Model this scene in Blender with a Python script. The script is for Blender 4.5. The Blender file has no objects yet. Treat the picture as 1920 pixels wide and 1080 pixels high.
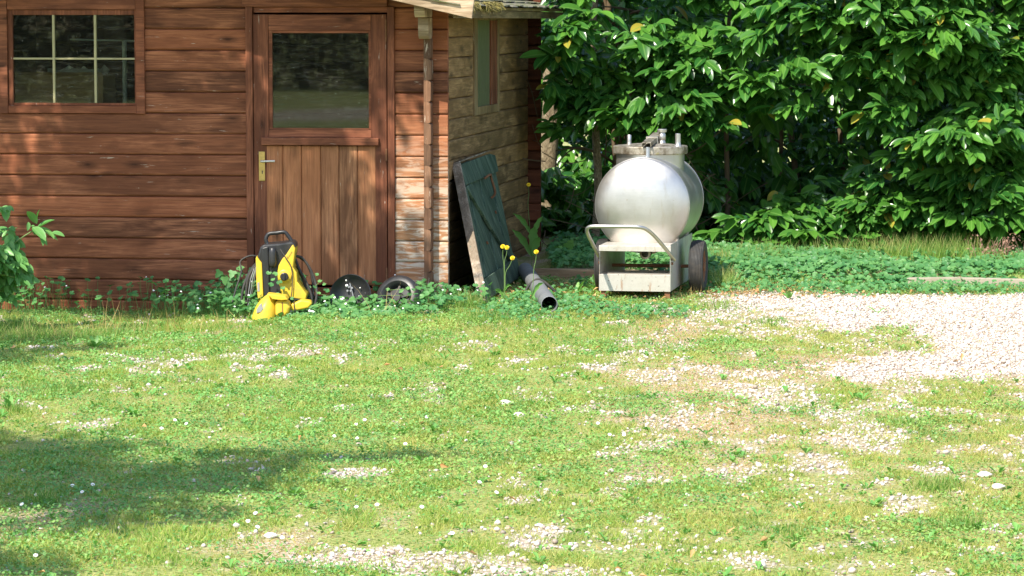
import bpy, math, random
import numpy as np
from mathutils import Vector, Matrix
R = math.radians
random.seed(7); rng = np.random.default_rng(7)
S = bpy.context.scene
COL = S.collection

# ------------------------------------------------------------------ camera, world, sun
CH, FP, PITCH = 1.86, 5714.0, math.atan(502 / 5714.0)      # camera height, focal length in photo pixels, tilt
cam_d = bpy.data.cameras.new('camera'); cam = bpy.data.objects.new('camera', cam_d); COL.objects.link(cam)
cam.location = (0, 0, CH); cam.rotation_euler = (R(90) - PITCH, 0, 0)
cam_d.sensor_width = 36; cam_d.lens = 36 * FP / 1920; cam_d.clip_end = 2000; cam_d.clip_start = .1
S.camera = cam
SUN_AZ, SUN_EL = R(30), R(50)      # the sun stands behind the camera, to its left
W = bpy.data.worlds.new('World'); S.world = W; W.use_nodes = True
nt = W.node_tree; bg = nt.nodes['Background']; sky = nt.nodes.new('ShaderNodeTexSky')
sky.sky_type = 'NISHITA'; sky.sun_disc = False; sky.sun_elevation = SUN_EL; sky.sun_rotation = R(180) + SUN_AZ
nt.links.new(sky.outputs[0], bg.inputs[0]); bg.inputs[1].default_value = .15
sl = bpy.data.lights.new('sun', 'SUN'); sun = bpy.data.objects.new('sun', sl); COL.objects.link(sun)
sl.energy = 4.4; sl.angle = R(.55); sl.color = (1, .93, .80)
SD = Vector((-math.sin(SUN_AZ) * math.cos(SUN_EL), -math.cos(SUN_AZ) * math.cos(SUN_EL), math.sin(SUN_EL)))
sun.rotation_euler = SD.to_track_quat('Z', 'Y').to_euler()
S.view_settings.view_transform = 'Standard'; S.view_settings.look = 'None'
S.view_settings.exposure = .89; S.view_settings.gamma = 1

# ------------------------------------------------------------------ helpers
def ray(px, py):
    u, v = (px - 960) / FP, (540 - py) / FP
    sp, cp = math.sin(PITCH), math.cos(PITCH)
    return Vector((u, cp + v * sp, -sp + v * cp))
def P(px, py, Y):                                     # point seen at a photo pixel, at distance Y
    d = ray(px, py); return Vector((0, 0, CH)) + d * (Y / d.y)
def G(px, py, z=0):                                   # ground point
    d = ray(px, py); return Vector((0, 0, CH)) + d * ((z - CH) / d.z)

def sstep(a, b, x):
    t = np.clip((x - a) / (b - a), 0, 1); return t * t * (3 - 2 * t)
_H = np.random.default_rng(3).random((256, 256))
def vnoise(x, y):
    xi, yi = np.floor(x).astype(int), np.floor(y).astype(int)
    fx, fy = x - xi, y - yi; fx = fx * fx * (3 - 2 * fx); fy = fy * fy * (3 - 2 * fy)
    h = lambda a, b: _H[a & 255, b & 255]
    return (h(xi, yi) * (1 - fx) + h(xi + 1, yi) * fx) * (1 - fy) + (h(xi, yi + 1) * (1 - fx) + h(xi + 1, yi + 1) * fx) * fy
def fbm(x, y, o=4):
    x, y = np.asarray(x, float), np.asarray(y, float)
    s = 0; a = .5
    for k in range(o):
        s = s + a * vnoise(x + 17.3 * k, y + 5.1 * k); x = x * 2.03; y = y * 2.03; a *= .5
    return s / (1 - .5 ** o)
def gz(x, y):                                         # height of the ground
    x = np.asarray(x, float); y = np.asarray(y, float)
    return (-.09 * sstep(-.9, -2.6, x) * sstep(16.5, 19.5, y) + .03 * (fbm(x * .6 + 9, y * .6) - .5)
            + .05 * sstep(21.85, 22.1, y + .13 * (x - .3)) * sstep(.1, .4, x))

def tag(o, label=None, cat=None, group=None, kind=None):
    if label: o['label'] = label
    if cat: o['category'] = cat
    if group: o['group'] = group
    if kind: o['kind'] = kind
    return o
def empty(name, loc, rz=0):
    o = bpy.data.objects.new(name, None); o.empty_display_size = .1
    o.location = loc; o.rotation_euler = (0, 0, rz); COL.objects.link(o); return o

class MB:
    def __init__(s): s.v = []; s.f = []
    def add(s, vs, fs, M=None):
        n = len(s.v); s.v += [tuple(M @ Vector(v)) if M else tuple(v) for v in vs]; s.f += [tuple(i + n for i in f) for f in fs]
    def box(s, x0, x1, y0, y1, z0, z1, M=None):
        vs = [(x, y, z) for x in (x0, x1) for y in (y0, y1) for z in (z0, z1)]
        s.add(vs, [(0, 1, 3, 2), (4, 6, 7, 5), (0, 4, 5, 1), (2, 3, 7, 6), (0, 2, 6, 4), (1, 5, 7, 3)], M)
    def prism(s, pts, y0, y1, M=None):                # outline in x,z pushed along y
        n = len(pts); vs = [(p[0], y0, p[1]) for p in pts] + [(p[0], y1, p[1]) for p in pts]
        fs = [tuple(range(n)), tuple(range(2 * n - 1, n - 1, -1))] + [(i, i + n, (i + 1) % n + n, (i + 1) % n) for i in range(n)]
        s.add(vs, fs, M)
    def lathe(s, prof, M=None, n=40, cap=True):       # prof (radius, z)
        vs = []; fs = []
        for r, z in prof:
            for k in range(n):
                a = 2 * math.pi * k / n; vs.append((r * math.cos(a), r * math.sin(a), z))
        for i in range(len(prof) - 1):
            for k in range(n):
                a, b = i * n + k, i * n + (k + 1) % n; fs.append((a, b, b + n, a + n))
        if cap:
            if prof[0][0] > 1e-4: fs.append(tuple(range(n - 1, -1, -1)))
            if prof[-1][0] > 1e-4: fs.append(tuple(range((len(prof) - 1) * n, len(prof) * n)))
        s.add(vs, fs, M)
    def tube(s, path, r, n=10, closed=False):
        path = [Vector(p) for p in path]; L = len(path); rs = r if isinstance(r, (list, tuple)) else [r] * L
        vs = []; fs = []; up = None
        for i, p in enumerate(path):
            a = path[(i - 1) % L] if (i or closed) else p; b = path[(i + 1) % L] if (i < L - 1 or closed) else p
            t = (b - a).normalized()
            if up is None: up = Vector((0, 0, 1)) if abs(t.z) < .9 else Vector((1, 0, 0))
            x = t.cross(up).normalized(); up = x.cross(t).normalized()
            for k in range(n):
                q = 2 * math.pi * k / n; vs.append(p + (x * math.cos(q) + up * math.sin(q)) * rs[i])
        for i in range(L if closed else L - 1):
            j = (i + 1) % L
            for k in range(n): fs.append((i * n + k, i * n + (k + 1) % n, j * n + (k + 1) % n, j * n + k))
        if not closed: fs += [tuple(range(n)), tuple(range(L * n - 1, (L - 1) * n - 1, -1))]
        s.add(vs, fs)
    def build(s, name, mat, parent=None, bevel=0, smooth=None, seg=2, each=False):
        if each:                                      # every loose piece becomes an object of its own
            par = list(range(len(s.v)))
            def fd(a):
                while par[a] != a: par[a] = par[par[a]]; a = par[a]
                return a
            for f in s.f:
                for q in f[1:]: par[fd(q)] = fd(f[0])
            gr = {}
            for f in s.f: gr.setdefault(fd(f[0]), []).append(f)
            out = None
            for fs in gr.values():
                ids = sorted({q for f in fs for q in f}); mp_ = {q: i for i, q in enumerate(ids)}; t_ = MB()
                t_.add([s.v[q] for q in ids], [tuple(mp_[q] for q in f) for f in fs]); out = t_.build(name, mat, parent, bevel, smooth, seg)
            return out
        me = bpy.data.meshes.new(name); me.from_pydata(s.v, [], s.f); me.validate(); me.update()
        import bmesh
        bm = bmesh.new(); bm.from_mesh(me); bmesh.ops.recalc_face_normals(bm, faces=bm.faces); bm.to_mesh(me); bm.free()
        if smooth is not None:
            me.shade_smooth(); me.set_sharp_from_angle(angle=R(smooth))
        me.materials.append(mat); o = bpy.data.objects.new(name, me); COL.objects.link(o)
        if parent: o.parent = parent
        if bevel:
            b = o.modifiers.new('bevel', 'BEVEL'); b.width = bevel; b.segments = seg; b.limit_method = 'ANGLE'; b.angle_limit = R(35)
        return o
def smooth_path(pts, k=8, closed=False):              # catmull-rom
    pts = [Vector(p) for p in pts]; n = len(pts); out = []
    for i in range(n if closed else n - 1):
        g = (lambda j: pts[j % n]) if closed else (lambda j: pts[max(0, min(n - 1, j))])
        a, b, c, d = g(i - 1), g(i), g(i + 1), g(i + 2)
        for q in range(k):
            t = q / k
            out.append(.5 * ((2 * b) + (c - a) * t + (2 * a - 5 * b + 4 * c - d) * t * t + (3 * b - a - 3 * c + d) * t ** 3))
    if not closed: out.append(pts[-1])
    return out

def np_mesh(name, V, F, mat, parent=None, attrs=None, smooth=False):
    """V (n,3); F list of (m,k) index arrays of equal k each"""
    me = bpy.data.meshes.new(name); me.vertices.add(len(V)); me.vertices.foreach_set('co', np.ascontiguousarray(V, dtype=np.float32).ravel())
    idx = np.concatenate([f.ravel() for f in F]).astype(np.int32)
    tot = np.concatenate([np.full(len(f), f.shape[1]) for f in F]).astype(np.int32)
    me.loops.add(len(idx)); me.loops.foreach_set('vertex_index', idx)
    st = np.concatenate([[0], np.cumsum(tot)[:-1]]).astype(np.int32)
    me.polygons.add(len(tot)); me.polygons.foreach_set('loop_start', st); me.polygons.foreach_set('loop_total', tot)
    me.update(calc_edges=True)
    if smooth: me.shade_smooth()
    for k, a in (attrs or {}).items():
        at = me.attributes.new(k, 'FLOAT', 'POINT'); at.data.foreach_set('value', np.ascontiguousarray(a, dtype=np.float32))
    me.materials.append(mat); o = bpy.data.objects.new(name, me); COL.objects.link(o)
    if parent: o.parent = parent
    return o
def frames(d, nrm):                                   # (n,3) directions -> (n,3,3) with columns side, dir, normal
    d = d / np.linalg.norm(d, axis=1, keepdims=True)
    s = np.cross(d, nrm); s /= np.linalg.norm(s, axis=1, keepdims=True) + 1e-9
    return np.stack([s, d, np.cross(s, d)], axis=2)
def scatter(T, TF, pos, M, sc):                       # template verts T (k,3), faces TF, copies
    n, k = len(pos), len(T)
    sc = np.asarray(sc); sc = sc[:, None] * np.ones(3) if sc.ndim == 1 else sc
    V = np.einsum('nij,nkj->nki', M, T[None] * sc[:, None, :]) + pos[:, None, :]
    off = (np.arange(n) * k)[:, None, None]
    return V.reshape(-1, 3), [(np.array(f)[None] + off).reshape(-1, len(f[0])) for f in TF]
def join(parts):
    V = []; F = {}; n = 0
    for v, fs in parts:
        V.append(v)
        for f in fs: F.setdefault(f.shape[1], []).append(f + n)
        n += len(v)
    return np.concatenate(V), [np.concatenate(x) for x in F.values()]
def rz_frames(a, tilt=None):                          # random yaw, optional tilt vectors
    n = len(a); up = np.tile([0, 0, 1.], (n, 1))
    if tilt is not None: up = up + tilt
    d = np.stack([np.cos(a), np.sin(a), np.zeros(n)], 1); s = np.cross(d, up); s /= np.linalg.norm(s, axis=1, keepdims=True)
    up /= np.linalg.norm(up, axis=1, keepdims=True); d = np.cross(up, s)
    return np.stack([s, d, up], axis=2)

# ------------------------------------------------------------------ material helpers
class NB:
    def __init__(s, name):
        s.m = bpy.data.materials.new(name); s.m.use_nodes = True; s.t = s.m.node_tree; s.b = s.t.nodes['Principled BSDF']; s.out = s.t.nodes['Material Output']
    def n(s, typ, **kw):
        x = s.t.nodes.new('ShaderNode' + typ)
        for k, v in kw.items():
            if k.startswith('i_'):
                key = k[2:]; key = int(key) if key.isdigit() else key.replace('_', ' ')
                s.set(x.inputs[key], v)
            else: setattr(x, k, v)
        return x
    def set(s, inp, v):
        if hasattr(v, 'outputs'): v = v.outputs[0]
        if hasattr(v, 'is_linked'): s.t.links.new(v, inp)
        else:
            if inp.type == 'RGBA' and len(v) == 3: v = (*v, 1)
            inp.default_value = v
    def obj(s): return s.n('TexCoord').outputs['Object']
    def map(s, vec, sc=(1, 1, 1), rot=(0, 0, 0), loc=(0, 0, 0)): return s.n('Mapping', i_Vector=vec, i_Scale=sc, i_Rotation=rot, i_Location=loc).outputs[0]
    def noise(s, vec, scale, detail=5, rough=.55, dist=0):
        return s.n('TexNoise', i_Vector=vec, i_Scale=scale, i_Detail=detail, i_Roughness=rough, i_Distortion=dist).outputs[0]
    def mp(s, v, a, b, c=0, d=1, smooth=False):
        x = s.n('MapRange', i_0=v, i_1=a, i_2=b, i_3=c, i_4=d); x.clamp = True
        if smooth: x.interpolation_type = 'SMOOTHSTEP'
        return x.outputs[0]
    def math(s, op, a, b=0, c=0): return s.n('Math', operation=op, i_0=a, i_1=b, i_2=c).outputs[0]
    def mix(s, f, a, b, mode='MIX'):
        x = s.n('Mix', data_type='RGBA', blend_type=mode); s.set(x.inputs[0], f); s.set(x.inputs[6], a); s.set(x.inputs[7], b); return x.outputs[2]
    def ramp(s, f, stops):
        x = s.n('ValToRGB', i_0=f); e = x.color_ramp.elements
        while len(e) < len(stops): e.new(.5)
        for q, (p, c) in zip(e, stops): q.position = p; q.color = (*c, 1)
        return x.outputs[0]
    def rnd(s): return s.n('NewGeometry').outputs['Random Per Island']
    def sep(s, v, i): return s.n('SeparateXYZ', i_0=v).outputs[i]
    def bump(s, h, strength=.3, dist=.005):
        s.set(s.b.inputs['Normal'], s.n('Bump', i_Height=h, i_Strength=strength, i_Distance=dist))
    def fin(s, color=None, rough=None, metal=None, spec=None):
        for k, v in (('Base Color', color), ('Roughness', rough), ('Metallic', metal), ('Specular IOR Level', spec)):
            if v is not None: s.set(s.b.inputs[k], v)
        return s.m
def plain(name, col, rough=.5, metal=0, dirt=.25, sc=14, dcol=(.12, .09, .06)):
    b = NB(name); o = b.obj(); n = b.noise(o, sc, 6, .65)
    c = b.mix(b.mp(n, .5, .72, 0, dirt), col, dcol)
    c = b.mix(b.mp(b.noise(o, sc * 5, 3), .3, .8, 0, .25), c, tuple(min(1, x * 1.35) for x in col))
    b.bump(b.noise(o, sc * 9, 4), .15, .002)
    return b.fin(c, b.mp(n, .3, .7, rough * .8, min(1, rough * 1.3)), metal)

def wood(name, axis, dark, light, worn=0, red=.5, tint=.5, worncol=(.62, .52, .42), knots=True, worn_mask=None):
    """axis 0/1/2 = direction of the grain"""
    b = NB(name); o = b.obj(); rn = b.rnd()
    shift = b.n('CombineXYZ', i_0=b.math('MULTIPLY', rn, 37), i_1=b.math('MULTIPLY', rn, 11), i_2=b.math('MULTIPLY', rn, 23)).outputs[0]
    v = b.n('VectorMath', operation='ADD', i_0=o, i_1=shift).outputs[0]
    sc = [16, 16, 16]; sc[axis] = .9
    g = b.noise(b.map(v, tuple(sc)), 2.2, 8, .66, 1.6)
    sc2 = [70, 70, 70]; sc2[axis] = 2.0
    fine = b.noise(b.map(v, tuple(sc2)), 2, 5, .6, .4)
    sb = [5, 5, 5]; sb[axis] = 1.3
    blot = b.noise(b.map(v, tuple(sb)), 1.6, 4, .55, .6)
    c = b.mix(b.mp(g, .38, .63), dark, light)
    c = b.mix(b.mp(blot, .38, .58, 0, .75), c, tuple(x * .55 for x in dark))
    c = b.mix(b.mp(rn, 0, 1, 0, tint), c, (light[0] * 1.1, light[1] * (.75 + red * .2), light[2] * .7))
    c = b.mix(b.mp(fine, .49, .70, 0, .42), c, tuple(x * .4 for x in dark))
    if knots:
        sk = [9, 9, 9]; sk[axis] = 3.4
        vo = b.n('TexVoronoi', i_Vector=b.map(v, tuple(sk)), i_Scale=1.0, i_Randomness=1.0)
        pick = b.math('GREATER_THAN', b.sep(vo.outputs['Color'], 0), .3)
        kd = b.math('ADD', vo.outputs['Distance'], b.mp(g, .25, .75, -.10, .10))
        c = b.mix(b.math('MULTIPLY', b.mp(kd, .04, .13, .85, 0, True), pick), c, tuple(x * .22 for x in dark))
        c = b.mix(b.math('MULTIPLY', b.mp(kd, .10, .36, .6, 0, True), pick), c, tuple(x * .5 for x in dark))
    # old scratches and flaked stain
    sw = [34, 34, 34]; sw[axis] = 3.5
    w = b.noise(b.map(v, tuple(sw)), 1.5, 7, .7, .5)
    thr = .665 - worn * .14
    wm = b.mp(w, thr, thr + .05, 0, .8)
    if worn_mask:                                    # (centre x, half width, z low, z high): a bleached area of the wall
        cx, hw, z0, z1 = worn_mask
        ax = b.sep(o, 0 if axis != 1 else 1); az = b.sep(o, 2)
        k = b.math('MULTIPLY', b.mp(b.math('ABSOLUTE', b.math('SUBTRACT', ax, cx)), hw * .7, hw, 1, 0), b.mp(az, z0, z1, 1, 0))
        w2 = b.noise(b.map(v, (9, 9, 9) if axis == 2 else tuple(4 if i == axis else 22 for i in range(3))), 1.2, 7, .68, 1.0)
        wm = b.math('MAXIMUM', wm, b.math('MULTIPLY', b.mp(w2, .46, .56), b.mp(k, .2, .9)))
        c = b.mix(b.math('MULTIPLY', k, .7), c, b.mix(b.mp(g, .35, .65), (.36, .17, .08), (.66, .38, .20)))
    c = b.mix(wm, c, worncol)
    b.bump(b.math('ADD', b.math('MULTIPLY', fine, .6), g), .35, .003)
    return b.fin(c, b.mp(g, .3, .7, .55, .8), 0, .2)

MAT = {}
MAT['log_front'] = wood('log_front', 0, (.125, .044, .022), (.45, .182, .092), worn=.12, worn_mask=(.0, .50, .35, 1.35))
MAT['log_side'] = wood('log_side', 1, (.165, .100, .045), (.46, .29, .14), worn=.1, red=.9, tint=.3, worncol=(.42, .36, .25))
MAT['log_end'] = wood('log_end', 2, (.14, .075, .045), (.32, .18, .11), worn=.5, tint=.3, knots=False)
MAT['log_back'] = wood('log_back', 0, (.10, .030, .015), (.20, .07, .035))
MAT['door_v'] = wood('door_v', 2, (.23, .095, .045), (.58, .28, .14), worn=.1, worncol=(.6, .48, .38))
MAT['trim_v'] = wood('trim_v', 2, (.15, .052, .028), (.36, .135, .07), worn=.12, tint=.3)
MAT['trim_h'] = wood('trim_h', 0, (.16, .056, .030), (.38, .145, .075), worn=.12, tint=.3)
MAT['trim_side'] = wood('trim_side', 2, (.20, .13, .06), (.40, .29, .15), worn=.3, red=.9, tint=.2, worncol=(.5, .44, .33))
MAT['grey_wood'] = wood('grey_wood', 0, (.30, .21, .13), (.60, .47, .34), worn=.35, red=.95, tint=.2)
MAT['eave_wood'] = wood('eave_wood', 1, (.16, .11, .05), (.34, .25, .13), worn=.2, red=.95, tint=.2)
MAT['green_paint'] = wood('green_paint', 2, (.065, .115, .075), (.18, .24, .17), worn=.5, red=1.3, tint=0, worncol=(.26, .31, .24), knots=False)
MAT['pale_edge'] = wood('pale_edge', 2, (.26, .20, .14), (.60, .50, .40), worn=.5, red=1.1, tint=.1, worncol=(.06, .14, .12))  # pale tan with green streaks, for the shutter's near edge and top
MAT['muntin'] = plain('muntin', (.42, .37, .20), .6)
MAT['dark_inside'] = plain('dark_inside', (.05, .03, .02), .9)
MAT['brass'] = plain('brass', (.62, .42, .13), .35, .6, .45, 30, (.25, .14, .06))
MAT['alu'] = plain('alu', (.68, .66, .62), .35, .8, .2)
MAT['rust'] = plain('rust', (.23, .10, .045), .8, .1, .6, 20, (.06, .03, .02))
MAT['yellow'] = plain('yellow', (.68, .46, .035), .42, 0, .5, 12, (.35, .24, .08))
MAT['blackp'] = plain('blackp', (.022, .022, .024), .38, 0, .12, 12, (.10, .09, .07))
MAT['black_hub'] = plain('black_hub', (.012, .012, .013), .5, 0, .2)
MAT['rubber'] = plain('rubber', (.035, .034, .033), .7, 0, .5, 12, (.16, .13, .10))
MAT['pvc'] = plain('pvc', (.19, .20, .21), .5, 0, .3, 12, (.16, .14, .10))
MAT['grey_label'] = plain('grey_label', (.30, .30, .29), .6)
MAT['concrete'] = plain('concrete', (.33, .29, .22), .9, 0, .5, 9, (.18, .17, .10))
MAT['card'] = plain('card', (.36, .22, .11), .9)
MAT['whitep'] = plain('whitep', (.62, .62, .58), .6)
MAT['plastic_film'] = plain('plastic_film', (.55, .50, .42), .25)
def glass_mat():
    b = NB('window_glass'); o = b.obj()
    gl = b.n('BsdfGlossy', i_Color=(.95, 1, .96), i_Roughness=.02); tr = b.n('BsdfTransparent', i_Color=(.70, .74, .68))
    fr = b.n('Fresnel', i_IOR=1.6)
    bp = b.n('Bump', i_Height=b.noise(o, 5, 2), i_Strength=.004, i_Distance=.01); b.set(gl.inputs['Normal'], bp); b.set(fr.inputs['Normal'], bp)
    m = b.n('MixShader', i_0=b.math('ADD', b.math('MULTIPLY', fr.outputs[0], .9), .0), i_1=tr, i_2=gl)
    df = b.n('BsdfDiffuse', i_Color=(.42, .40, .33))
    dirt = b.math('ADD', b.math('MULTIPLY', b.mp(b.noise(b.map(o, (2, 2, 9)), 5, 7, .7, .8), .5, .72, 0, .10), 1.0), b.mp(b.noise(o, 95, 2, .4), .735, .78, 0, .6))
    m2 = b.n('MixShader', i_0=b.math('ADD', dirt, .012), i_1=m, i_2=df)
    b.set(b.out.inputs[0], m2); return b.m
MAT['glass'] = glass_mat()
def steel_mat():
    b = NB('stainless'); o = b.obj()
    br = b.noise(b.map(o, (3, 3, 60)), 3, 5, .6); n = b.noise(o, 4, 5, .6)
    c = b.mix(b.mp(n, .4, .7), (.55, .535, .51), (.44, .425, .40))
    c = b.mix(b.mp(b.noise(o, 38, 6, .7), .67, .72, 0, .7), c, (.28, .17, .09))
    c = b.mix(b.mp(b.noise(b.map(o, (9, 9, 2)), 2.5, 6, .65), .56, .72, 0, .45), c, (.40, .34, .25))
    b.bump(b.math('ADD', b.math('MULTIPLY', br, .4), b.noise(o, 2.2, 2)), .12, .01)
    m = b.fin(c, b.mp(b.noise(o, 7, 6, .7), .3, .7, .30, .46), .85)
    return m
MAT['steel'] = steel_mat()
def sheet_mat():
    b = NB('frame_steel'); o = b.obj(); n = b.noise(o, 6, 6, .7)
    c = b.mix(b.mp(n, .35, .7), (.60, .57, .52), (.46, .43, .37))
    c = b.mix(b.mp(b.noise(b.map(o, (14, 14, 3)), 2.2, 7, .7), .56, .66, 0, .75), c, (.36, .20, .11))
    c = b.mix(b.mp(b.noise(o, 60, 4), .66, .72, 0, .9), c, (.10, .07, .05))
    return b.fin(c, b.mp(n, .3, .7, .38, .6), .45)
MAT['sheet'] = sheet_mat()
def lid_mat():
    b = NB('old_steel'); o = b.obj(); n = b.noise(o, 16, 7, .7)
    c = b.mix(b.mp(n, .42, .6), (.44, .40, .33), (.15, .12, .08)); c = b.mix(b.mp(b.noise(o, 30, 5), .6, .7, 0, .8), c, (.30, .27, .12))
    b.bump(n, .3, .004); return b.fin(c, .5, .65)
MAT['lid'] = lid_mat()

def leaf_mat(name, lo, hi, rough=.3, trans=.35, spec=.5, rib=None, yellow=0, tipdry=None, patch=None):
    b = NB(name); r = b.rnd(); o = b.obj()
    c = b.mix(r, lo, hi)
    if patch:                                         # plants of another kind or condition growing in patches
        c = b.mix(b.mp(b.math('ADD', b.noise(o, 1.7, 6, .68), b.mp(b.sep(o, 0), -1.5, 2.2, -.07, .08)), .44, .60, 0, .68), c, b.mix(r, patch[0], patch[1]))
        c = b.mix(b.mp(b.noise(b.map(o, (1, 1, 1), loc=(7, 3, 0)), 3.1, 5, .7), .50, .62, 0, .7), c, b.mix(r, patch[2], patch[3]))
    c = b.mix(b.mp(b.noise(o, 1.3, 3), .35, .7, 0, .4), c, tuple(x * 1.3 for x in lo))
    if yellow: c = b.mix(b.mp(r, 1 - yellow, 1 - yellow * .9, 0, .9), c, (.42, .34, .05))
    if rib:
        a = b.n('Attribute', attribute_name='across').outputs['Fac']
        c = b.mix(b.mp(b.math('ABSOLUTE', a), 0, .16, .75, 0), c, rib)
    if tipdry:
        a = b.n('Attribute', attribute_name='along').outputs['Fac']
        c = b.mix(b.math('MULTIPLY', b.mp(a, .35, 1), b.mp(r, .35, .75)), c, tipdry)
    b.fin(c, rough, 0, spec)
    if trans:
        t = b.n('BsdfTranslucent', i_Color=b.mix(.5, c, b.mix(1, c, (1.0, 1.5, .35), 'MULTIPLY')))
        m = b.n('MixShader', i_0=trans, i_1=b.b, i_2=t); b.set(b.out.inputs[0], m)
    return b.m
MAT['laurel'] = leaf_mat('laurel', (.022, .10, .018), (.12, .30, .038), .25, .25, .55, rib=(.16, .32, .07), yellow=.010)
MAT['far_hedge'] = leaf_mat('far_hedge', (.004, .010, .004), (.012, .026, .008), .7, 0)
MAT['canopy'] = leaf_mat('canopy', (.03, .07, .02), (.06, .12, .03), .5, .25)
MAT['grass'] = leaf_mat('grass', (.19, .33, .05), (.50, .54, .13), .55, .35, .3, tipdry=(.52, .42, .17), patch=((.44, .38, .10), (.66, .54, .22), (.07, .22, .05), (.19, .36, .09)))
MAT['clover'] = leaf_mat('clover', (.11, .29, .07), (.29, .46, .12), .5, .25, .35, patch=((.26, .38, .06), (.42, .50, .14), (.045, .19, .07), (.12, .30, .10)))
MAT['cover'] = leaf_mat('cover', (.055, .19, .06), (.15, .33, .10), .45, .28, .4)
MAT['long_grass'] = leaf_mat('long_grass', (.10, .25, .04), (.27, .40, .08), .5, .35, .3, tipdry=(.55, .44, .20))
MAT['dry_grass'] = leaf_mat('dry_grass', (.40, .28, .10), (.60, .46, .22), .7, .3, .2)
MAT['weed'] = leaf_mat('weed', (.11, .29, .06), (.22, .42, .10), .45, .3)
MAT['shrub'] = leaf_mat('shrub', (.09, .26, .06), (.20, .40, .11), .4, .3, .45, rib=(.22, .36, .14))
MAT['stem'] = plain('stem', (.13, .22, .06), .6)
MAT['twig'] = plain('twig', (.13, .09, .05), .8)
MAT['petal'] = plain('petal', (.85, .85, .82), .6, 0, .05)
MAT['petal_y'] = plain('petal_y', (.85, .60, .02), .6, 0, .05)
MAT['pink'] = leaf_mat('pink', (.26, .15, .11), (.45, .27, .20), .6, .3)
MAT['litter'] = leaf_mat('litter', (.40, .20, .07), (.62, .42, .20), .7, .2)
def bark_mat():
    b = NB('bark'); o = b.obj(); n = b.noise(b.map(o, (9, 9, 4)), 4.5, 9, .75, 1.4)
    c = b.ramp(n, [(.3, (.06, .045, .03)), (.48, (.26, .20, .12)), (.62, (.46, .38, .25)), (.8, (.22, .23, .12))])
    b.bump(n, .9, .03); return b.fin(c, .9)
MAT['bark'] = bark_mat()
def stone_mat():
    b = NB('gravel'); r = b.rnd(); o = b.obj()
    c = b.ramp(r, [(0, (.33, .27, .23)), (.22, (.52, .46, .42)), (.6, (.68, .64, .60)), (.86, (.50, .40, .34)), (.94, (.20, .18, .17)), (1, (.62, .44, .30))])
    c = b.mix(b.mp(b.noise(o, 60, 3), .35, .65, 0, .3), c, (.50, .40, .32))
    return b.fin(c, .8)
MAT['gravel'] = stone_mat()
def ground_mat():
    b = NB('ground'); o = b.obj(); g = b.n('Attribute', attribute_name='gravel').outputs['Fac']; dry = b.n('Attribute', attribute_name='dry').outputs['Fac']
    n = b.noise(o, 3, 7, .65); f = b.noise(o, 55, 5, .7)
    f2 = b.n('TexVoronoi', i_Vector=o, i_Scale=130)
    soil = b.mix(b.mp(f, .35, .65), (.22, .155, .085), (.52, .40, .25)); soil = b.mix(b.mp(b.sep(f2.outputs['Color'], 0), .7, .8), soil, (.66, .58, .48))
    moss = b.mix(b.mp(f, .4, .6), (.16, .21, .05), (.38, .40, .14))
    c = b.mix(b.mp(b.math('ADD', n, b.math('MULTIPLY', dry, -.35)), .2, .42), soil, moss)
    vo = b.n('TexVoronoi', i_Vector=o, i_Scale=55)
    st = b.mix(b.sep(vo.outputs['Color'], 0), (.50, .42, .35), (.78, .71, .63))
    st = b.mix(b.mp(vo.outputs['Distance'], .35, .6), st, (.34, .27, .19))
    c = b.mix(b.mp(b.math('ADD', g, b.mp(b.noise(o, 9, 4, .7), .3, .7, -.2, .2)), .25, .75), c, st)
    b.bump(b.math('ADD', f, b.math('MULTIPLY', vo.outputs['Distance'], b.math('MULTIPLY', g, -1))), .8, .012)
    return b.fin(c, .95, 0, .1)
MAT['ground'] = ground_mat()

# ------------------------------------------------------------------ ground
BLOBS = []                                            # gravel showing through the lawn: photo position and size, laid on the ground
for cx, cy, rx, ry, s in [(330,668,70,12,.8),(560,666,120,16,.75),(230,737,45,9,.85),(470,705,70,10,.45),(655,887,58,6,1.0),(830,817,34,6,.6),
        (690,1052,120,20,1.0),(860,1062,150,18,.95),(1010,1008,55,22,.95),(1060,1075,160,14,.8),(1350,878,75,22,.8),(1610,815,90,28,.85),(1480,742,90,24,.85),
        (1330,722,70,16,.6),(1180,842,60,12,.5),(1090,763,60,8,.6),(1700,947,45,16,.8),(1400,1053,55,14,.75),(1560,1062,110,14,.5),
        (1100,690,110,8,.45),(700,648,60,9,.5),(1400,600,110,26,.75),(1340,565,60,12,.6),(1520,905,60,30,.45),(1640,1020,50,12,.5),(1880,790,60,14,.45),
        (1230,900,50,12,.4),(900,990,90,12,.45),(1180,1020,120,16,.5),(1450,855,40,10,.5),(1250,650,60,8,.4),(820,655,60,8,.35),(140,800,40,8,.3),(560,1000,60,10,.35),(380,1045,60,14,.35),(1880,860,30,9,.4)]:
    c = G(cx, cy); ex = abs(G(cx + rx, cy).x - c.x); ey = abs(G(cx, cy - ry).y - G(cx, cy + ry).y) / 2
    BLOBS.append((c.x, c.y, ex, ey, s))
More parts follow.
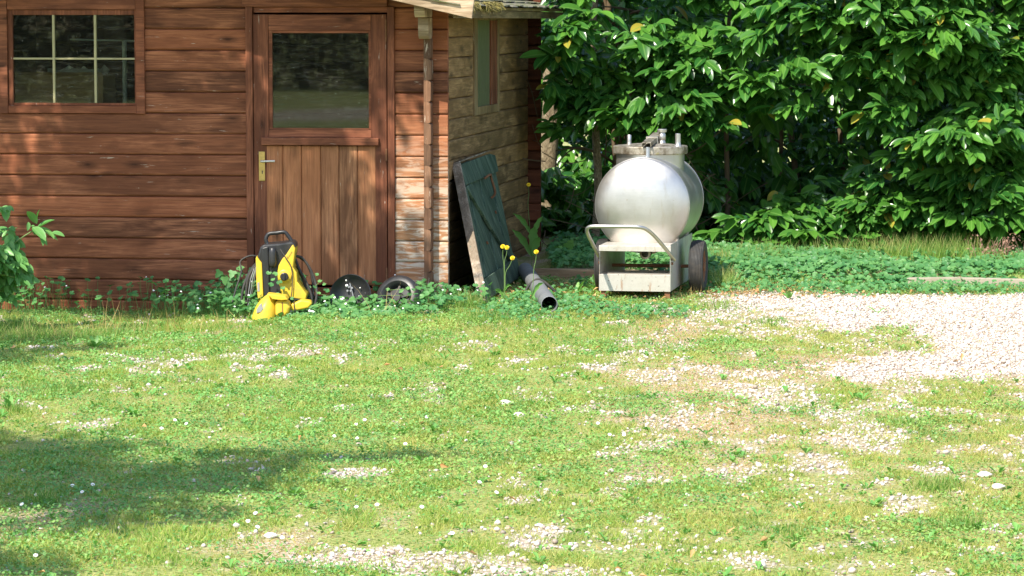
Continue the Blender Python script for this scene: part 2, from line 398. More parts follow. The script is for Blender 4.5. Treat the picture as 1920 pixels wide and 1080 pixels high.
def gravel_at(x, y, part=None):
    n = fbm(x * 2.6 + 3, y * 1.5 + 8, 5); n2 = fbm(x * 9, y * 7 + 40, 3)
    nn = .6 * n + .4 * n2
    # the gravel yard on the right
    edge_l = 1.62 + .25 * np.sin(y * 1.1) + .10 * (20.5 - y) * 0 - .1
    el = np.interp(y, [15.2, 15.9, 16.6, 17.4, 18.4, 19.2, 20.3, 21], [1.75, 1.45, 1.62, 2.1, 1.9, 1.5, 1.25, 1.1])
    m = sstep(-.12, .42, x - el + (nn - .5) * 1.6) * sstep(15.1, 15.9, y + (nn - .5) * 1.4 - np.clip(3.0 - x, -1, 1) * .15) * sstep(21.1, 20.5, y + (nn - .5) * 1.0)
    m = m * (1 - .6 * np.exp(-((x - 1.95) / .35) ** 2 - ((y - 17.6) / .45) ** 2))
    g = 0 * m
    for cx, cy, ex, ey, s in BLOBS:
        q = ((x - cx) / ex) ** 2 + ((y - cy) / ey) ** 2
        g = np.maximum(g, s * .74 * sstep(1.8, .0, q + (nn - .5) * 8))
    bias = .13 * sstep(-1.2, 2.0, x) - .05 + .05 * sstep(18.0, 19.5, y) * sstep(-2.5, -1, x)
    n3 = .3 * n + .7 * fbm(x * 7.5 + 60, y * 3.2 + 11, 4); g = np.maximum(g, .56 * sstep(.565 - bias * .8, .66 - bias * .8, n3) * sstep(21.2, 19.6, y))
    if part == 'grass': return np.maximum(m, g * .75)  # how far it keeps the grass away
    return np.maximum(m, g)
def lush_at(x, y):                                    # 0 dry and thin, 1 lush
    n = fbm(x * 1.1 + 50, y * .55 + 3, 4)
    return np.clip(sstep(.22, .5, n) + .45 * sstep(.3, -1.4, x) - .30 * sstep(.3, 1.6, x) * sstep(9.6, 12, y), 0, 1)
xs = np.unique(np.concatenate([np.arange(-22, -9, .4), -np.geomspace(4.7, 500, 26)[::-1], np.arange(-4.7, 5.21, .055), np.geomspace(5.2, 500, 26)]))
ys = np.unique(np.concatenate([-np.geomspace(1, 500, 22)[::-1], np.arange(-1, 9, .5), np.arange(-26, -9, .6), np.arange(9, 23.2, .055), np.geomspace(23.2, 600, 26)]))
X, Y = np.meshgrid(xs, ys); xf, yf = X.ravel(), Y.ravel()
near = (abs(xf) < 5.3) & (yf > 8.9) & (yf < 23.3)
g = np.where(near, gravel_at(xf, yf), 0.0)
g = np.maximum(g, sstep(1.0, .7, ((xf + 15.2) / 2.5) ** 2 + ((yf + 18.3) / 5) ** 2))   # gravel yard behind the camera
dry = np.where(near, 1 - lush_at(xf, yf), .3)
i = np.arange(len(ys) - 1)[:, None] * len(xs) + np.arange(len(xs) - 1)[None]
F = np.stack([i, i + 1, i + len(xs) + 1, i + len(xs)], -1).reshape(-1, 4)
V = np.stack([xf, yf, np.where(near | (abs(xf) < 30), gz(xf, yf), 0)], 1)
ground = np_mesh('ground', V, [F], MAT['ground'], attrs={'gravel': g, 'dry': dry}, smooth=True)
tag(ground, kind='structure')

# ------------------------------------------------------------------ shed
TH = R(8.8)
O = G(813, 566); O.z = 0
shed = empty('garden_shed', O, -TH)
tag(shed, 'reddish brown log garden shed with half glazed plank door and small paned window', 'shed')
ex_, ey_ = Vector((math.cos(TH), -math.sin(TH), 0)), Vector((math.sin(TH), math.cos(TH), 0))
def FR(px, py, off=0):                                # pixel -> local (x, z) on the plane y = off of the shed
    d = ray(px, py); c = Vector((0, 0, CH)); t = ((O - c).dot(ey_) + off) / d.dot(ey_); q = c + d * t - O
    return q.dot(ex_), q.z
def SR(px, py, off=0):                                # pixel -> local (y, z) on the plane x = off
    d = ray(px, py); c = Vector((0, 0, CH)); t = ((O - c).dot(ex_) + off) / d.dot(ex_); q = c + d * t - O
    return q.dot(ey_), q.z
LP = .14; Z0 = .1226 - 2 * LP
WX0, WY1 = -4.1, SR(990, 400)[0]
wx = lambda px, py=300: FR(px, py)[0]
wz = lambda py, px=400: FR(px, py)[1]
def logs(mb, along, a0, a1, z_first, n, face, thick, openings=(), jit=.0015, seg=.45):
    """horizontal logs with chamfered edges; face = outward coordinate; openings (a0,a1,z0,z1)"""
    sgn = 1 if thick > 0 else -1
    for k in range(n):
        zb, zt = z_first + k * LP, z_first + (k + 1) * LP
        spans = [(a0, a1)]
        for o0, o1, oz0, oz1 in openings:
            if oz0 < zt - .5 * LP and oz1 > zb + .5 * LP:
                ns = []
                for s0, s1 in spans:
                    if o1 <= s0 or o0 >= s1: ns.append((s0, s1)); continue
                    if o0 > s0: ns.append((s0, o0))
                    if o1 < s1: ns.append((o1, s1))
                spans = ns
        for s0, s1 in spans:
            m = max(1, int((s1 - s0) / seg)); of = random.uniform(-jit, jit); vs = []; fs = []; c = .007
            sl_ = random.uniform(-.0012, .0012)
            for q in range(m + 1):
                a = s0 + (s1 - s0) * q / m; d1, d2 = random.uniform(-.0012, .0012), random.uniform(-.0012, .0012); e = of + random.uniform(-.0006, .0006)
                prof = [(thick, zb), (c * 1.3 * sgn, zb + .001), (c * .3 * sgn, zb + .006 + d1), (0, zb + .012 + d1), (0, zt - .014 + d2), (c * .35 * sgn, zt - .008 + d2), (c * 1.3 * sgn, zt - .004), (thick, zt + .008)]
                for dd, z in prof:
                    dd = face + dd + (e if abs(dd) < .02 else 0); z += sl_ * (q - m / 2)
                    vs.append((a, dd, z) if along == 'x' else (dd, a, z))
            for q in range(m):
                for r in range(7): fs.append((q * 8 + r, q * 8 + r + 1, q * 8 + r + 9, q * 8 + r + 8))
                fs.append((q * 8 + 7, q * 8, q * 8 + 8, q * 8 + 15))
            fs += [tuple(range(8)), tuple(range(m * 8 + 7, m * 8 - 1, -1))]
            mb.add(vs, fs)
NL = 16
win = (wx(0, 100) + .0, wx(272, 100), wz(213, 136), wz(-6, 136))
door = (wx(463, 300), wx(741, 300), -1, wz(-2, 600))
# openings on the front: window, door
m = MB(); EXT = .097
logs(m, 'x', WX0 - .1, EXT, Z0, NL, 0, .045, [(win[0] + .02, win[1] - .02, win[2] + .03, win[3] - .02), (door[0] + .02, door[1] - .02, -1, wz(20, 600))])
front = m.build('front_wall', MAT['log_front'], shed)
m = MB(); logs(m, 'y', -.10, -.001, Z0 - LP * .4, NL + 1, 0, -.045); m.build('log_ends', MAT['log_end'], shed)
m = MB()
syw = [SR(887, 120)[0], SR(934, 120)[0]]; szw = (SR(910, 213)[1], SR(910, 28)[1])
logs(m, 'y', .0465, WY1 - .001, Z0 - LP * .4 - .0, NL + 1, 0, -.045, [(syw[0] + .03, syw[1] - .03, szw[0] + .02, szw[1])])
side = m.build('side_wall', MAT['log_side'], shed)
m = MB(); logs(m, 'x', WX0 - .1, .10, Z0, NL, WY1, .045); m.build('back_wall', MAT['log_back'], shed)
m = MB(); logs(m, 'y', -.10, WY1 + .1, Z0 - LP * .4, NL + 1, WX0, .045); m.build('side_wall', MAT['log_side'], shed)
# gables, floor
GZ = Z0 + NL * LP; RX = WX0 / 2; SLOPE = .235; ROOFZ = 1.985            # roof underside at x = 0
m = MB()
for yy in (.0, WY1):
    m.prism([(WX0, GZ + .001), (-.0, GZ + .001), (-.45, ROOFZ + .42 * SLOPE), (RX, ROOFZ - RX * SLOPE - .01), (WX0 + .45, ROOFZ + .42 * SLOPE)], yy + .004, yy + .04)
m.build('gable', MAT['log_front'], shed, each=True)
m = MB(); m.box(WX0 + .05, -.05, .05, WY1 - .002, -.02, .02); m.build('floor', MAT['dark_inside'], shed)
# corner corbels: longer side logs carrying the roof
m = MB()
fz = lambda py: FR(780, py, -.25)[1]
for y0, za, zb in ((-.23, fz(73), fz(33)), (-.37, fz(32.5), fz(6))):
    cc = .03
    m.add(*(lambda pts: ([(-.058, p[0], p[1]) for p in pts] + [(.012, p[0], p[1]) for p in pts],
          [tuple(range(len(pts))), tuple(range(2 * len(pts) - 1, len(pts) - 1, -1))] + [(i, i + len(pts), (i + 1) % len(pts) + len(pts), (i + 1) % len(pts)) for i in range(len(pts))]))(
          [(-.098, za + .002), (y0 + cc, za), (y0 + .008, za + .02), (y0, za + .05), (y0, zb), (-.098, zb)]))
m.build('corbel', MAT['grey_wood'], shed, bevel=.004, each=True)
# roof
def slope_z(x): return ROOFZ - x * SLOPE if x > RX else ROOFZ - RX * SLOPE - (RX - x) * SLOPE
YF, YB = -.50, WY1 + .32; EX = .245
m = MB()
for s in (1, -1):
    xe = EX if s > 0 else WX0 - EX
    ze = slope_z(EX)
    zr = slope_z(RX)
    pts = [(xe, ze), (RX, zr), (RX, zr + .02), (xe, ze + .02)]
    m.prism(pts, YF + .03, YB - .03)
roof = m.build('roof', MAT['eave_wood'], shed)
# shingles / felt with moss on the roof
b = NB('roof_felt'); o_ = b.obj(); n_ = b.noise(o_, 12, 6, .7)
MAT['felt'] = (b.bump(n_, .8, .01), b.fin(b.mix(b.mp(n_, .42, .6), (.22, .20, .17), (.10, .12, .04)), .95))[1]
m = MB(); random.seed(3)
for s in (1, -1):
    y = YF - .03
    row = 0
    for r in range(18):
        d0 = (EX + .03) - r * .16; 
        if d0 < RX: break
        yy = YF - .03
        while yy < YB + .02:
            w = random.uniform(.16, .24); lift = random.uniform(0, .012); dx = random.uniform(-.02, .02)
            x0, x1 = d0 + dx, d0 - .2
            z0, z1 = slope_z(EX) + .022 + (EX - x0) * SLOPE + .014 + lift, slope_z(EX) + .022 + (EX - x1) * SLOPE + .004
            if s < 0: x0, x1 = WX0 - x0, WX0 - x1
            y1 = min(yy + w - .004, YB + .03)
            m.add([(x0, yy, z0), (x0, y1, z0), (x1, y1, z1), (x1, yy, z1), (x0, yy, z0 - .006), (x0, y1, z0 - .006), (x1, y1, z1 - .004), (x1, yy, z1 - .004)],
                  [(0, 1, 2, 3), (7, 6, 5, 4), (0, 4, 5, 1), (2, 6, 7, 3), (1, 5, 6, 2), (0, 3, 7, 4)])
            yy += w
m.build('shingles', MAT['felt'], roof)
# moss and debris hanging at the eave
n = 1500; yy = rng.random(n) * 1.6 + YF + .02; cl = fbm(yy * 5, yy * 0 + 2, 3)
keep = cl > .42; yy = yy[keep]; n = len(yy)
pos = np.stack([EX + .03 + rng.normal(0, .012, n), yy, slope_z(EX) + .03 + rng.random(n) * .05 - .02], 1)
BL = np.array([(-.5, 0, 0), (.5, 0, 0), (.35, .5, .06), (-.35, .5, .06), (0, 1, 0)]); BLF = [[(0, 1, 2, 3)], [(3, 2, 4)]]
d = np.stack([rng.normal(.3, .5, n), rng.normal(0, .5, n), -rng.random(n) * 1.2], 1)
V, F = scatter(BL, BLF, pos, frames(d, rng.normal(0, 1, (n, 3))), np.stack([rng.random(n) * .006 + .004, rng.random(n) * .04 + .02, np.ones(n) * .03], 1))
MAT['moss'] = leaf_mat('moss', (.10, .085, .03), (.30, .25, .07), .9, .1)
np_mesh('moss', V, F, MAT['moss'], roof)
# eave beam under the right edge
m = MB(); zz = slope_z(EX) - .002
m.box(EX - .03, EX, YF + .035, YB - .035, zz - .052, zz - .001)
m.build('fascia', MAT['eave_wood'], roof, bevel=.003)
# barge board along the front slope
m = MB(); yb = YF
xb1, zb1 = FR(885, 35, yb); xb0, zb0 = FR(735, 0, yb); sl2 = (zb1 - zb0) / (xb1 - xb0)
xa = RX; za = zb1 + sl2 * (xa - xb1); HH = .17
m.prism([(xb1, zb1), (xb1 + .022, zb1 + HH * .98), (xa, za + HH), (xa, za)], yb - .012, yb + .02)
m.prism([(2 * RX - xb1, zb1), (2 * RX - xb1 - .022, zb1 + HH * .98), (xa, za + HH), (xa, za)], yb - .010, yb + .022)
m.build('barge_board', MAT['grey_wood'], roof, bevel=.003, each=True)

# window on the front
wn = MB(); x0, x1, z0, z1 = win; y_ = -.016
cl_ = wx(15, 100); cr = wx(256, 100); cb = wz(198, 136); ct = wz(18, 136)
wn.box(x0, cl_, y_ - .004, .03, z0, z1); wn.box(cr, x1, y_ - .004, .03, z0, z1); wn.box(cl_ + .001, cr - .001, y_, .03, z0 + .003, cb); wn.box(cl_ + .001, cr - .001, y_, .03, ct, z1)
window = wn.build('window', MAT['trim_h'], shed, bevel=.003)
m = MB(); gx0, gx1, gz0, gz1 = wx(24, 100), wx(252, 100), wz(193, 136), wz(28, 136)
m.box(cl_ + .001, gx0, .0, .04, cb, ct); m.box(gx1, cr - .001, .0, .04, cb, ct); m.box(gx0, gx1, .002, .04, cb + .001, gz0); m.box(gx0, gx1, .002, .04, gz1, ct - .001)
m.build('frame', MAT['trim_v'], window, bevel=.003)
m = MB(); t = .008
for px in (100, 178): c = wx(px, 100); m.box(c - t, c + t, .004, .03, gz0, gz1)
c = wz(110, 136); m.box(gx0, gx1, .006, .028, c - t * .8, c + t * .8)
m.build('glazing_bar', MAT['muntin'], window, bevel=.002, each=True)
m = MB(); m.box(gx0, gx1, .016, .019, gz0, gz1); m.build('pane', MAT['glass'], window)

# door
d0 = empty('door', (0, 0, 0)); d0.parent = shed
dl, dr = wx(477), wx(726); dt = wz(27, 600); db = wz(537, 600)
gl, gr, gt, gb_ = wx(512), wx(692), wz(62, 600), wz(240, 600)
m = MB(); m.box(door[0], wx(476), -.022, .03, db - .16, wz(13, 600)); m.box(wx(728), door[1], -.022, .03, db - .16, wz(13, 600))
m.build('door_frame', MAT['trim_v'], shed, bevel=.003, each=True)
m = MB(); m.box(door[0] - .02, wx(728), -.026, .03, wz(13, 600) + .001, wz(-25, 600)); m.box(wx(477), wx(727), .0, .03, wz(27, 600) + .012, wz(13, 600)); m.build('lintel', MAT['trim_h'], shed, bevel=.003)
m = MB(); sl_w = wx(505); sr_w = wx(697)
m.box(dl, sl_w, -.012, .025, db, dt); m.box(sr_w, dr, -.012, .025, db, dt)
m.build('stile', MAT['trim_v'], d0, bevel=.003, each=True)
m = MB(); m.box(sl_w + .001, sr_w - .001, -.010, .025, wz(57, 600), dt - .001); m.box(sl_w + .001, sr_w - .001, -.010, .025, wz(258, 600), wz(243, 600))
m.build('rail', MAT['trim_h'], d0, bevel=.003, each=True)
m = MB(); m.box(sl_w + .001, gl, -.004, .02, gb_ - .008, wz(57, 600) - .001); m.box(gr, sr_w - .001, -.004, .02, gb_ - .008, wz(57, 600) - .001)
m.box(gl, gr, -.006, .02, gt, wz(57, 600) - .001); m.box(gl, gr, -.008, .02, gb_ - .010, gb_); m.build('glazing_bead', MAT['trim_h'], d0, bevel=.002)
m = MB(); m.box(gl, gr, .004, .008, gb_, gt); m.build('pane', MAT['glass'], d0)
m = MB(); m.box(wx(493), wx(712), -.045, -.0125, wz(272, 600), wz(258, 600)); m.build('drip_rail', MAT['trim_h'], d0, bevel=.004)
m = MB(); edges = [500, 531, 566, 602, 636, 671, 706]
for a, c in zip(edges[:-1], edges[1:]):
    xa_, xc_ = wx(a) + .0015, wx(c) - .0015; q = .005
    m.prism([(xa_, db + .01), (xc_, db + .01), (xc_, wz(273, 600)), (xa_, wz(273, 600))], -.009, .02)
    m.v[-8:] = [(x, y, z) for x, y, z in m.v[-8:]]
m.v = [(x, y - .006, z) for x, y, z in m.v]; m.build('door_panel', MAT['door_v'], d0, bevel=.006, seg=1)
m = MB(); m.box(dl, dr, -.03, .04, db - .06, db - .006); m.build('door_sill', MAT['trim_h'], shed, bevel=.004)
m = MB(); m.box(wx(486.5), wx(498), -.020, -.0125, wz(339, 490), wz(284, 490)); pt = m.build('lock_plate', MAT['brass'], d0, bevel=.003)
m = MB(); hx, hz = wx(493), wz(302, 490)
m.tube(smooth_path([(hx, -.018, hz), (hx, -.05, hz), (hx + .012, -.062, hz), (hx + .05, -.062, hz + .002), (hx + .095, -.058, hz + .003)], 5), [.008] * 12 + [.0075] * 9, 10)
m.build('door_handle', MAT['alu'], d0, smooth=40)
m = MB(); kz = wz(322, 490); m.box(hx - .003, hx + .003, -.0215, -.020, kz - .012, kz + .008); m.build('keyhole', MAT['blackp'], pt)
for a, c in ((36, 78), (278, 300), (500, 525)):
    m = MB(); xx = wx(725.5); m.tube([(xx, -.020, wz(c, 600)), (xx, -.020, wz(a, 600))], .006, 8); m.build('hinge', MAT['rust'], d0, smooth=40)

# narrow window in the side wall
m = MB(); y0, y1 = syw; z0, z1 = szw; c1, c2 = SR(893, 120)[0], SR(931, 120)[0]; cz = SR(910, 198)[1]
m.box(-.03, .012, y0, c1, z0, z1); m.box(-.03, .012, c2, y1, z0, z1); m.box(-.03, .009, c1 + .001, c2 - .001, z0, cz); m.box(-.03, .009, c1 + .001, c2 - .001, SR(910, 38)[1], z1)
sw = m.build('side_window', MAT['trim_side'], shed, bevel=.003)
m = MB(); c3 = SR(920, 120)[0]; m.box(-.03, .004, c3, c2 - .001, cz + .001, SR(910, 38)[1] - .001); m.build('frame', MAT['trim_v'], sw, bevel=.002)
m = MB(); m.box(-.012, -.008, c1, c3, cz, SR(910, 38)[1]); m.build('pane', plain('dusty_pane', (.12, .125, .06), .5, 0, .3, 5, (.20, .18, .10)), sw)

# things stored behind the window
def inside(px0, px1, py0, py1, off): a, b_ = FR(px0, py1, off); c, d_ = FR(px1, py0, off); return a, c, b_, d_
a, c, zl, zh = inside(20, 192, 141, 205, .16)
bx = empty('cardboard_box', tuple(O + ex_ * ((a + c) / 2) + ey_ * .32 + Vector((0, 0, zl))), -TH)
tag(bx, 'open brown cardboard box standing behind the lower panes of the shed window', 'box')
m = MB(); w = (c - a) / 2; h = zh - zl
for q in ((-w, w, -.15, -.146), (-w, w, .146, .15)): m.box(q[0], q[1], q[2], q[3], 0, h)
m.box(-w, -w + .004, -.145, .145, 0, h); m.box(w - .004, w, -.145, .145, 0, h); m.box(-w + .005, w - .005, -.145, .145, 0, .004)
m.build('box_wall', MAT['card'], bx)
m = MB(); m.add([(-w, -.146, h), (w, -.146, h), (w, -.17, h + .02), (-w, -.17, h + .02)], [(0, 1, 2, 3)]); m.build('flap', MAT['card'], bx)
# shelf carrying the box
m = MB(); m.box(WX0 + .05, wx(270) - .1, .06, .62, zl - .03, zl - .001); m.box(wx(270) - .15, wx(270) - .1, .06, .11, .02, zl - .031); m.box(wx(270) - .15, wx(270) - .1, .55, .6, .02, zl - .031)
m.build('shelf', MAT['dark_inside'], shed)
# crumpled plastic sheet in the box
random.seed(5)
m = MB(); vs = []; fs = []
for j in range(9):
    for i2 in range(13):
        vs.append((-w * .35 + .05 * i2 * .7, -.1 + .02 * j + random.uniform(-.02, .02), h - .06 + .012 * j + random.uniform(-.03, .035)))
for j in range(8):
    for i2 in range(12): k = j * 13 + i2; fs.append((k, k + 1, k + 14, k + 13))
m.add(vs, fs); o = m.build('plastic_sheet', MAT['plastic_film']); o.location = bx.location; o.rotation_euler = (0, 0, -TH)
tag(o, 'crumpled translucent plastic sheet spilling over the cardboard box in the window', 'plastic sheet')
m = MB(); a, c, zl2, zh2 = inside(229, 238, 40, 192, .35); m.tube([(0, 0, zl - .02), (0, 0, 1.72)], .016, 12)
o = m.build('upright_pipe', MAT['whitep'], smooth=40); o.location = O + ex_ * ((a + c) / 2) + ey_ * .35; o.rotation_euler = (0, 0, -TH); tag(o, 'pale upright pipe inside the shed behind the right hand window panes', 'pipe')
m = MB(); a, c, zl2, zh2 = inside(132, 246, 74, 80, .42); m.tube([(a, 0, zh2), (c + .05, 0, zh2 - .01)], .006, 8)
m.tube([(c + .045, .0, zh2 - .01), (c + .045, .0, zl - .02)], .006, 8)
o = m.build('curved_rod', MAT['whitep'], smooth=40); o.location = O + ey_ * .42; o.rotation_euler = (0, 0, -TH); tag(o, 'thin pale rod hanging level inside the shed behind the upper window panes', 'rod')

# ------------------------------------------------------------------ stainless tank trolley
TD = 20.3; TA = R(10.5); tb = P(1190, 562, TD); tb.z = 0.0
tank = empty('tank_trolley', tb, -TA)
tag(tank, 'round stainless steel tank with bolted lid on a two wheeled trolley by the hedge', 'tank')
TC = .61; TR = .322; TX = .0; TY0 = .33; TY1 = 1.14
RX90 = Matrix.Rotation(R(-90), 4, 'X')                # lathe axis z -> +y
def atY(x, y, z): return Matrix.Translation((x, y, z)) @ RX90
m = MB()
dish = [(.0, -.075), (.05, -.0742), (.10, -.071), (.15, -.065), (.20, -.055), (.25, -.040), (.285, -.024), (.305, -.011), (.317, -.002), (TR, .008)]
prof = dish + [(TR, .012), (TR, TY1 - TY0 - .012)] + [(r, TY1 - TY0 - z) for r, z in dish[::-1]]
m.lathe(prof, atY(TX, TY0, TC), 96)
body = m.build('tank_body', MAT['steel'], tank, smooth=60)
m = MB()
for yy in (TY0 + .010, TY1 - .010): 
    m.tube([(TX + (TR + .0005) * math.cos(a), yy, TC + (TR + .0005) * math.sin(a)) for a in [2 * math.pi * k / 90 for k in range(90)]], .0028, 6, True)
m.build('weld_seam', MAT['steel'], body, smooth=60, each=True)
NY = (TY0 + TY1) / 2; NR = .235
m = MB(); m.lathe([(NR, .62), (NR, .945)], Matrix.Translation((TX, NY, 0)), 72, cap=False); m.lathe([(NR - .004, .62), (NR - .004, .945)], Matrix.Translation((TX, NY, 0)), 72, cap=False)
m.build('neck', MAT['steel'], tank, smooth=50)
m = MB(); LR = .2575
m.lathe([(NR - .01, .945), (LR - .004, .945), (LR, .950), (LR, .993), (LR - .005, .999), (LR - .02, 1.001), (LR - .035, .998), (.16, 1.010), (.08, 1.016), (.0, 1.018)], Matrix.Translation((TX, NY, 0)), 80)
lid = m.build('lid', MAT['lid'], tank, smooth=35)
m = MB(); s_ = 1 / 271.
def tx(px, y): # local x at local y for photo column px
    Yw = tb.y + y * math.cos(TA); return ((px - 960) / FP * Yw - tb.x - y * math.sin(TA)) / math.cos(TA)
for px, yy, h in ((1180, NY - .03, .062), (1270.5, NY - .09, .075)):
    r = .015 if px < 1200 else .019
    x = tx(px, yy); m = MB(); m.lathe([(r * 1.5, 1.0), (r * 1.05, 1.012), (r, 1.03), (r, 1.008 + h), (r * .8, 1.012 + h), (0, 1.012 + h)], Matrix.Translation((x, yy, 0)), 20)
    m.build('lid_post', MAT['steel'], lid, smooth=40)
m = MB(); x = tx(1241, NY + .05); m.lathe([(.034, 1.005), (.025, 1.02), (.022, 1.035), (.026, 1.04), (.026, 1.075), (.022, 1.08), (.022, 1.088), (.033, 1.092), (.034, 1.108), (.030, 1.112), (.0, 1.113)], Matrix.Translation((x, NY + .05, 0)), 28)
m.build('filler_valve', MAT['steel'], lid, smooth=40)
m = MB(); a = Vector((tx(1212, NY - LR - .03), NY - LR - .035, 1.003)); c = Vector((tx(1233, NY + LR - .06), NY + LR - .06, 1.055))
dr_ = (c - a).normalized(); up_ = Vector((0, 0, 1)); sx = dr_.cross(up_).normalized(); up_ = sx.cross(dr_)
M4 = Matrix(((sx.x, dr_.x, up_.x, a.x), (sx.y, dr_.y, up_.y, a.y), (sx.z, dr_.z, up_.z, a.z), (0, 0, 0, 1))); Lb = (c - a).length
m.box(-.032, .032, 0, Lb, .024, .028, M4); m.box(-.032, -.028, 0, Lb, -.002, .0239, M4); m.box(.028, .032, 0, Lb, -.002, .0239, M4)
m.build('clamp_bar', MAT['lid'], lid, bevel=.001)
m = MB(); m.box(-.04, .04, Lb * .48, Lb * .53, .0285, .034, M4); m.box(-.040, -.0325, Lb * .48, Lb * .53, -.02, .0284, M4); m.box(.0325, .040, Lb * .48, Lb * .53, -.02, .0284, M4); m.build('bracket', MAT['steel'], lid, bevel=.001)
m = MB(); xl = a.x; yl = NY - LR - .012
m.tube([(xl + .004, yl, 1.0), (xl + .004, yl - .004, .90)], .010, 8); m.tube([(xl + .016, yl, 1.0), (xl + .014, yl - .006, .885)], .0035, 6)
m.tube(smooth_path([(xl, yl - .006, .935), (xl - .012, yl - .014, .905), (xl - .032, yl - .018, .882), (xl - .036, yl - .02, .868), (xl - .01, yl - .02, .866), (xl + .012, yl - .018, .872), (xl + .006, yl - .01, .90)], 4), .0075, 8)
m.tube([(xl - .034, yl - .02, .875), (xl - .036, yl - .02, .855)], .004, 6)
m.build('latch', plain('latch', (.36, .39, .42), .5, .5), lid, smooth=50)
# underside drain
m = MB(); m.lathe([(.030, 0), (.030, .12), (.038, .121), (.038, .14), (.024, .1405), (.024, .05), (0, .05)], Matrix.Translation((.03, .42, .285)) @ Matrix.Rotation(R(90), 4, 'X'), 24)
m.tube([(.03, .40, .285), (.03, .46, .33)], .028, 14)
m.tube([(.10, .2, .303), (.10, .4, .303)], .012, 10)
m.build('drain_pipe', MAT['lid'], tank, smooth=40)
# frame of folded sheet
FW = .24; BK = 1.16
frame_m = MB(); t = .003
frame_m.box(-FW, -FW + t, .0, BK, .055, .355); frame_m.box(FW - t, FW, .0, BK, .055, .37)
frame_m.build('side_plate', MAT['sheet'], tank, bevel=.0008, each=True)
m = MB(); m.box(-FW - .002, FW + .002, -.004, .36, .3555, .3585); m.box(-FW - .002, FW + .002, -.004, -.001, .322, .3554); m.box(-FW + .03, FW + .002, .360, .363, .34, .385)
m.build('top_shelf', MAT['sheet'], tank, bevel=.0008)
m = MB(); m.box(-FW + t + .0005, FW - t - .0005, .0, .36, .163, .166); m.box(-FW - .001, FW + .001, -.0035, -.0005, .055, .1665)
m.build('lower_tray', MAT['sheet'], tank, bevel=.0008)
m = MB()
for yy in (TY0 + .14, TY1 - .15):
    pts = [(-.236, .33), (-.12, .29), (.12, .29), (.236, .33), (.236, .40)] + [(TR * math.cos(q) * 1.002, TC + TR * math.sin(q) * 1.002) for q in [R(-43 - 4.7 * k) for k in range(21)]] + [(-.236, .40)]
    m.prism([(x, z) for x, z in pts], yy, yy + .004)
m.build('saddle', MAT['sheet'], tank, each=True)
m = MB()
for x in (-FW + .028, FW - .022):
    m.box(x - .018, x + .018, .01, .014, -.01, .0545); m.box(x - .018, x - .015, .0145, .045, -.01, .0545)
m.build('foot', MAT['rust'], tank, bevel=.001, each=True)
# push handle
hp = [(-.25, .05, .285), (-.262, -.10, .36), (-.262, -.38, .465), (-.256, -.44, .50), (-.235, -.455, .516), (-.20, -.46, .519), (.06, -.46, .519), (.10, -.455, .516), (.13, -.42, .505), (.17, -.30, .455), (.262, .05, .265)]
hp2 = []
for p, q in zip(hp[:-1], hp[1:]): hp2 += [Vector(p).lerp(Vector(q), k / 4) for k in range(4)]
hp2.append(Vector(hp[-1]))
for _ in range(3): hp2 = [hp2[0]] + [(hp2[i - 1] + hp2[i] * 2 + hp2[i + 1]) / 4 for i in range(1, len(hp2) - 1)] + [hp2[-1]]
m = MB(); m.tube(hp2, .0125, 14); m.build('push_handle', MAT['steel'], tank, smooth=60)
m = MB()
for x in (-FW - .004, FW + .004):
    for z in (.27, .24): m.lathe([(.0, -.008), (.009, -.008), (.009, .008), (0, .008)], Matrix.Translation((x, .05, z)) @ Matrix.Rotation(R(90), 4, 'Y'), 6)
m.build('bolt', MAT['rust'], tank, each=True)
# wheels
WR = .183; WYc = .56
def wheel(x, s):
    w = MB(); prof = [(.115, -.040), (.125, -.046), (.150, -.050), (.168, -.046), (.178, -.036)]
    pr = [(.112, -.036)] + prof
    for k in range(-3, 4):
        q = k * .0098; r_ = WR - .0012 * abs(k) ** 1.3
        pr += [(r_ - .004, q - .0036), (r_, q - .0024), (r_, q + .0024), (r_ - .004, q + .0036)]
    pr += [(r, -y) for r, y in prof[::-1]] + [(.112, .036)]
    w.lathe(pr, Matrix.Translation((x, WYc, WR)) @ Matrix.Rotation(R(90), 4, 'Y'), 64, cap=False)
    r_ = empty('wheel', (0, 0, 0)); r_.parent = tank
    w.build('tyre', MAT['rubber'], r_, smooth=30)
    w = MB(); w.lathe([(.0, -.03), (.03, -.03), (.032, -.015), (.085, -.012), (.10, -.034), (.116, -.038), (.116, .038), (.10, .034), (.085, .012), (.032, .015), (.03, .045), (.0, .045)] if s > 0 else
                      [(.0, -.045), (.03, -.045), (.032, -.015), (.085, -.012), (.10, -.034), (.116, -.038), (.116, .038), (.10, .034), (.085, .012), (.032, .015), (.03, .03), (.0, .03)],
                      Matrix.Translation((x, WYc, WR)) @ Matrix.Rotation(R(90), 4, 'Y'), 48)
    w.build('rim', MAT['rust'], r_, smooth=35)
wheel(FW + .118, 1); wheel(-FW - .052, -1)
m = MB(); m.tube([(-FW - .06, WYc, WR), (FW + .10, WYc, WR)], .012, 10); m.build('axle', MAT['rust'], tank, smooth=50)

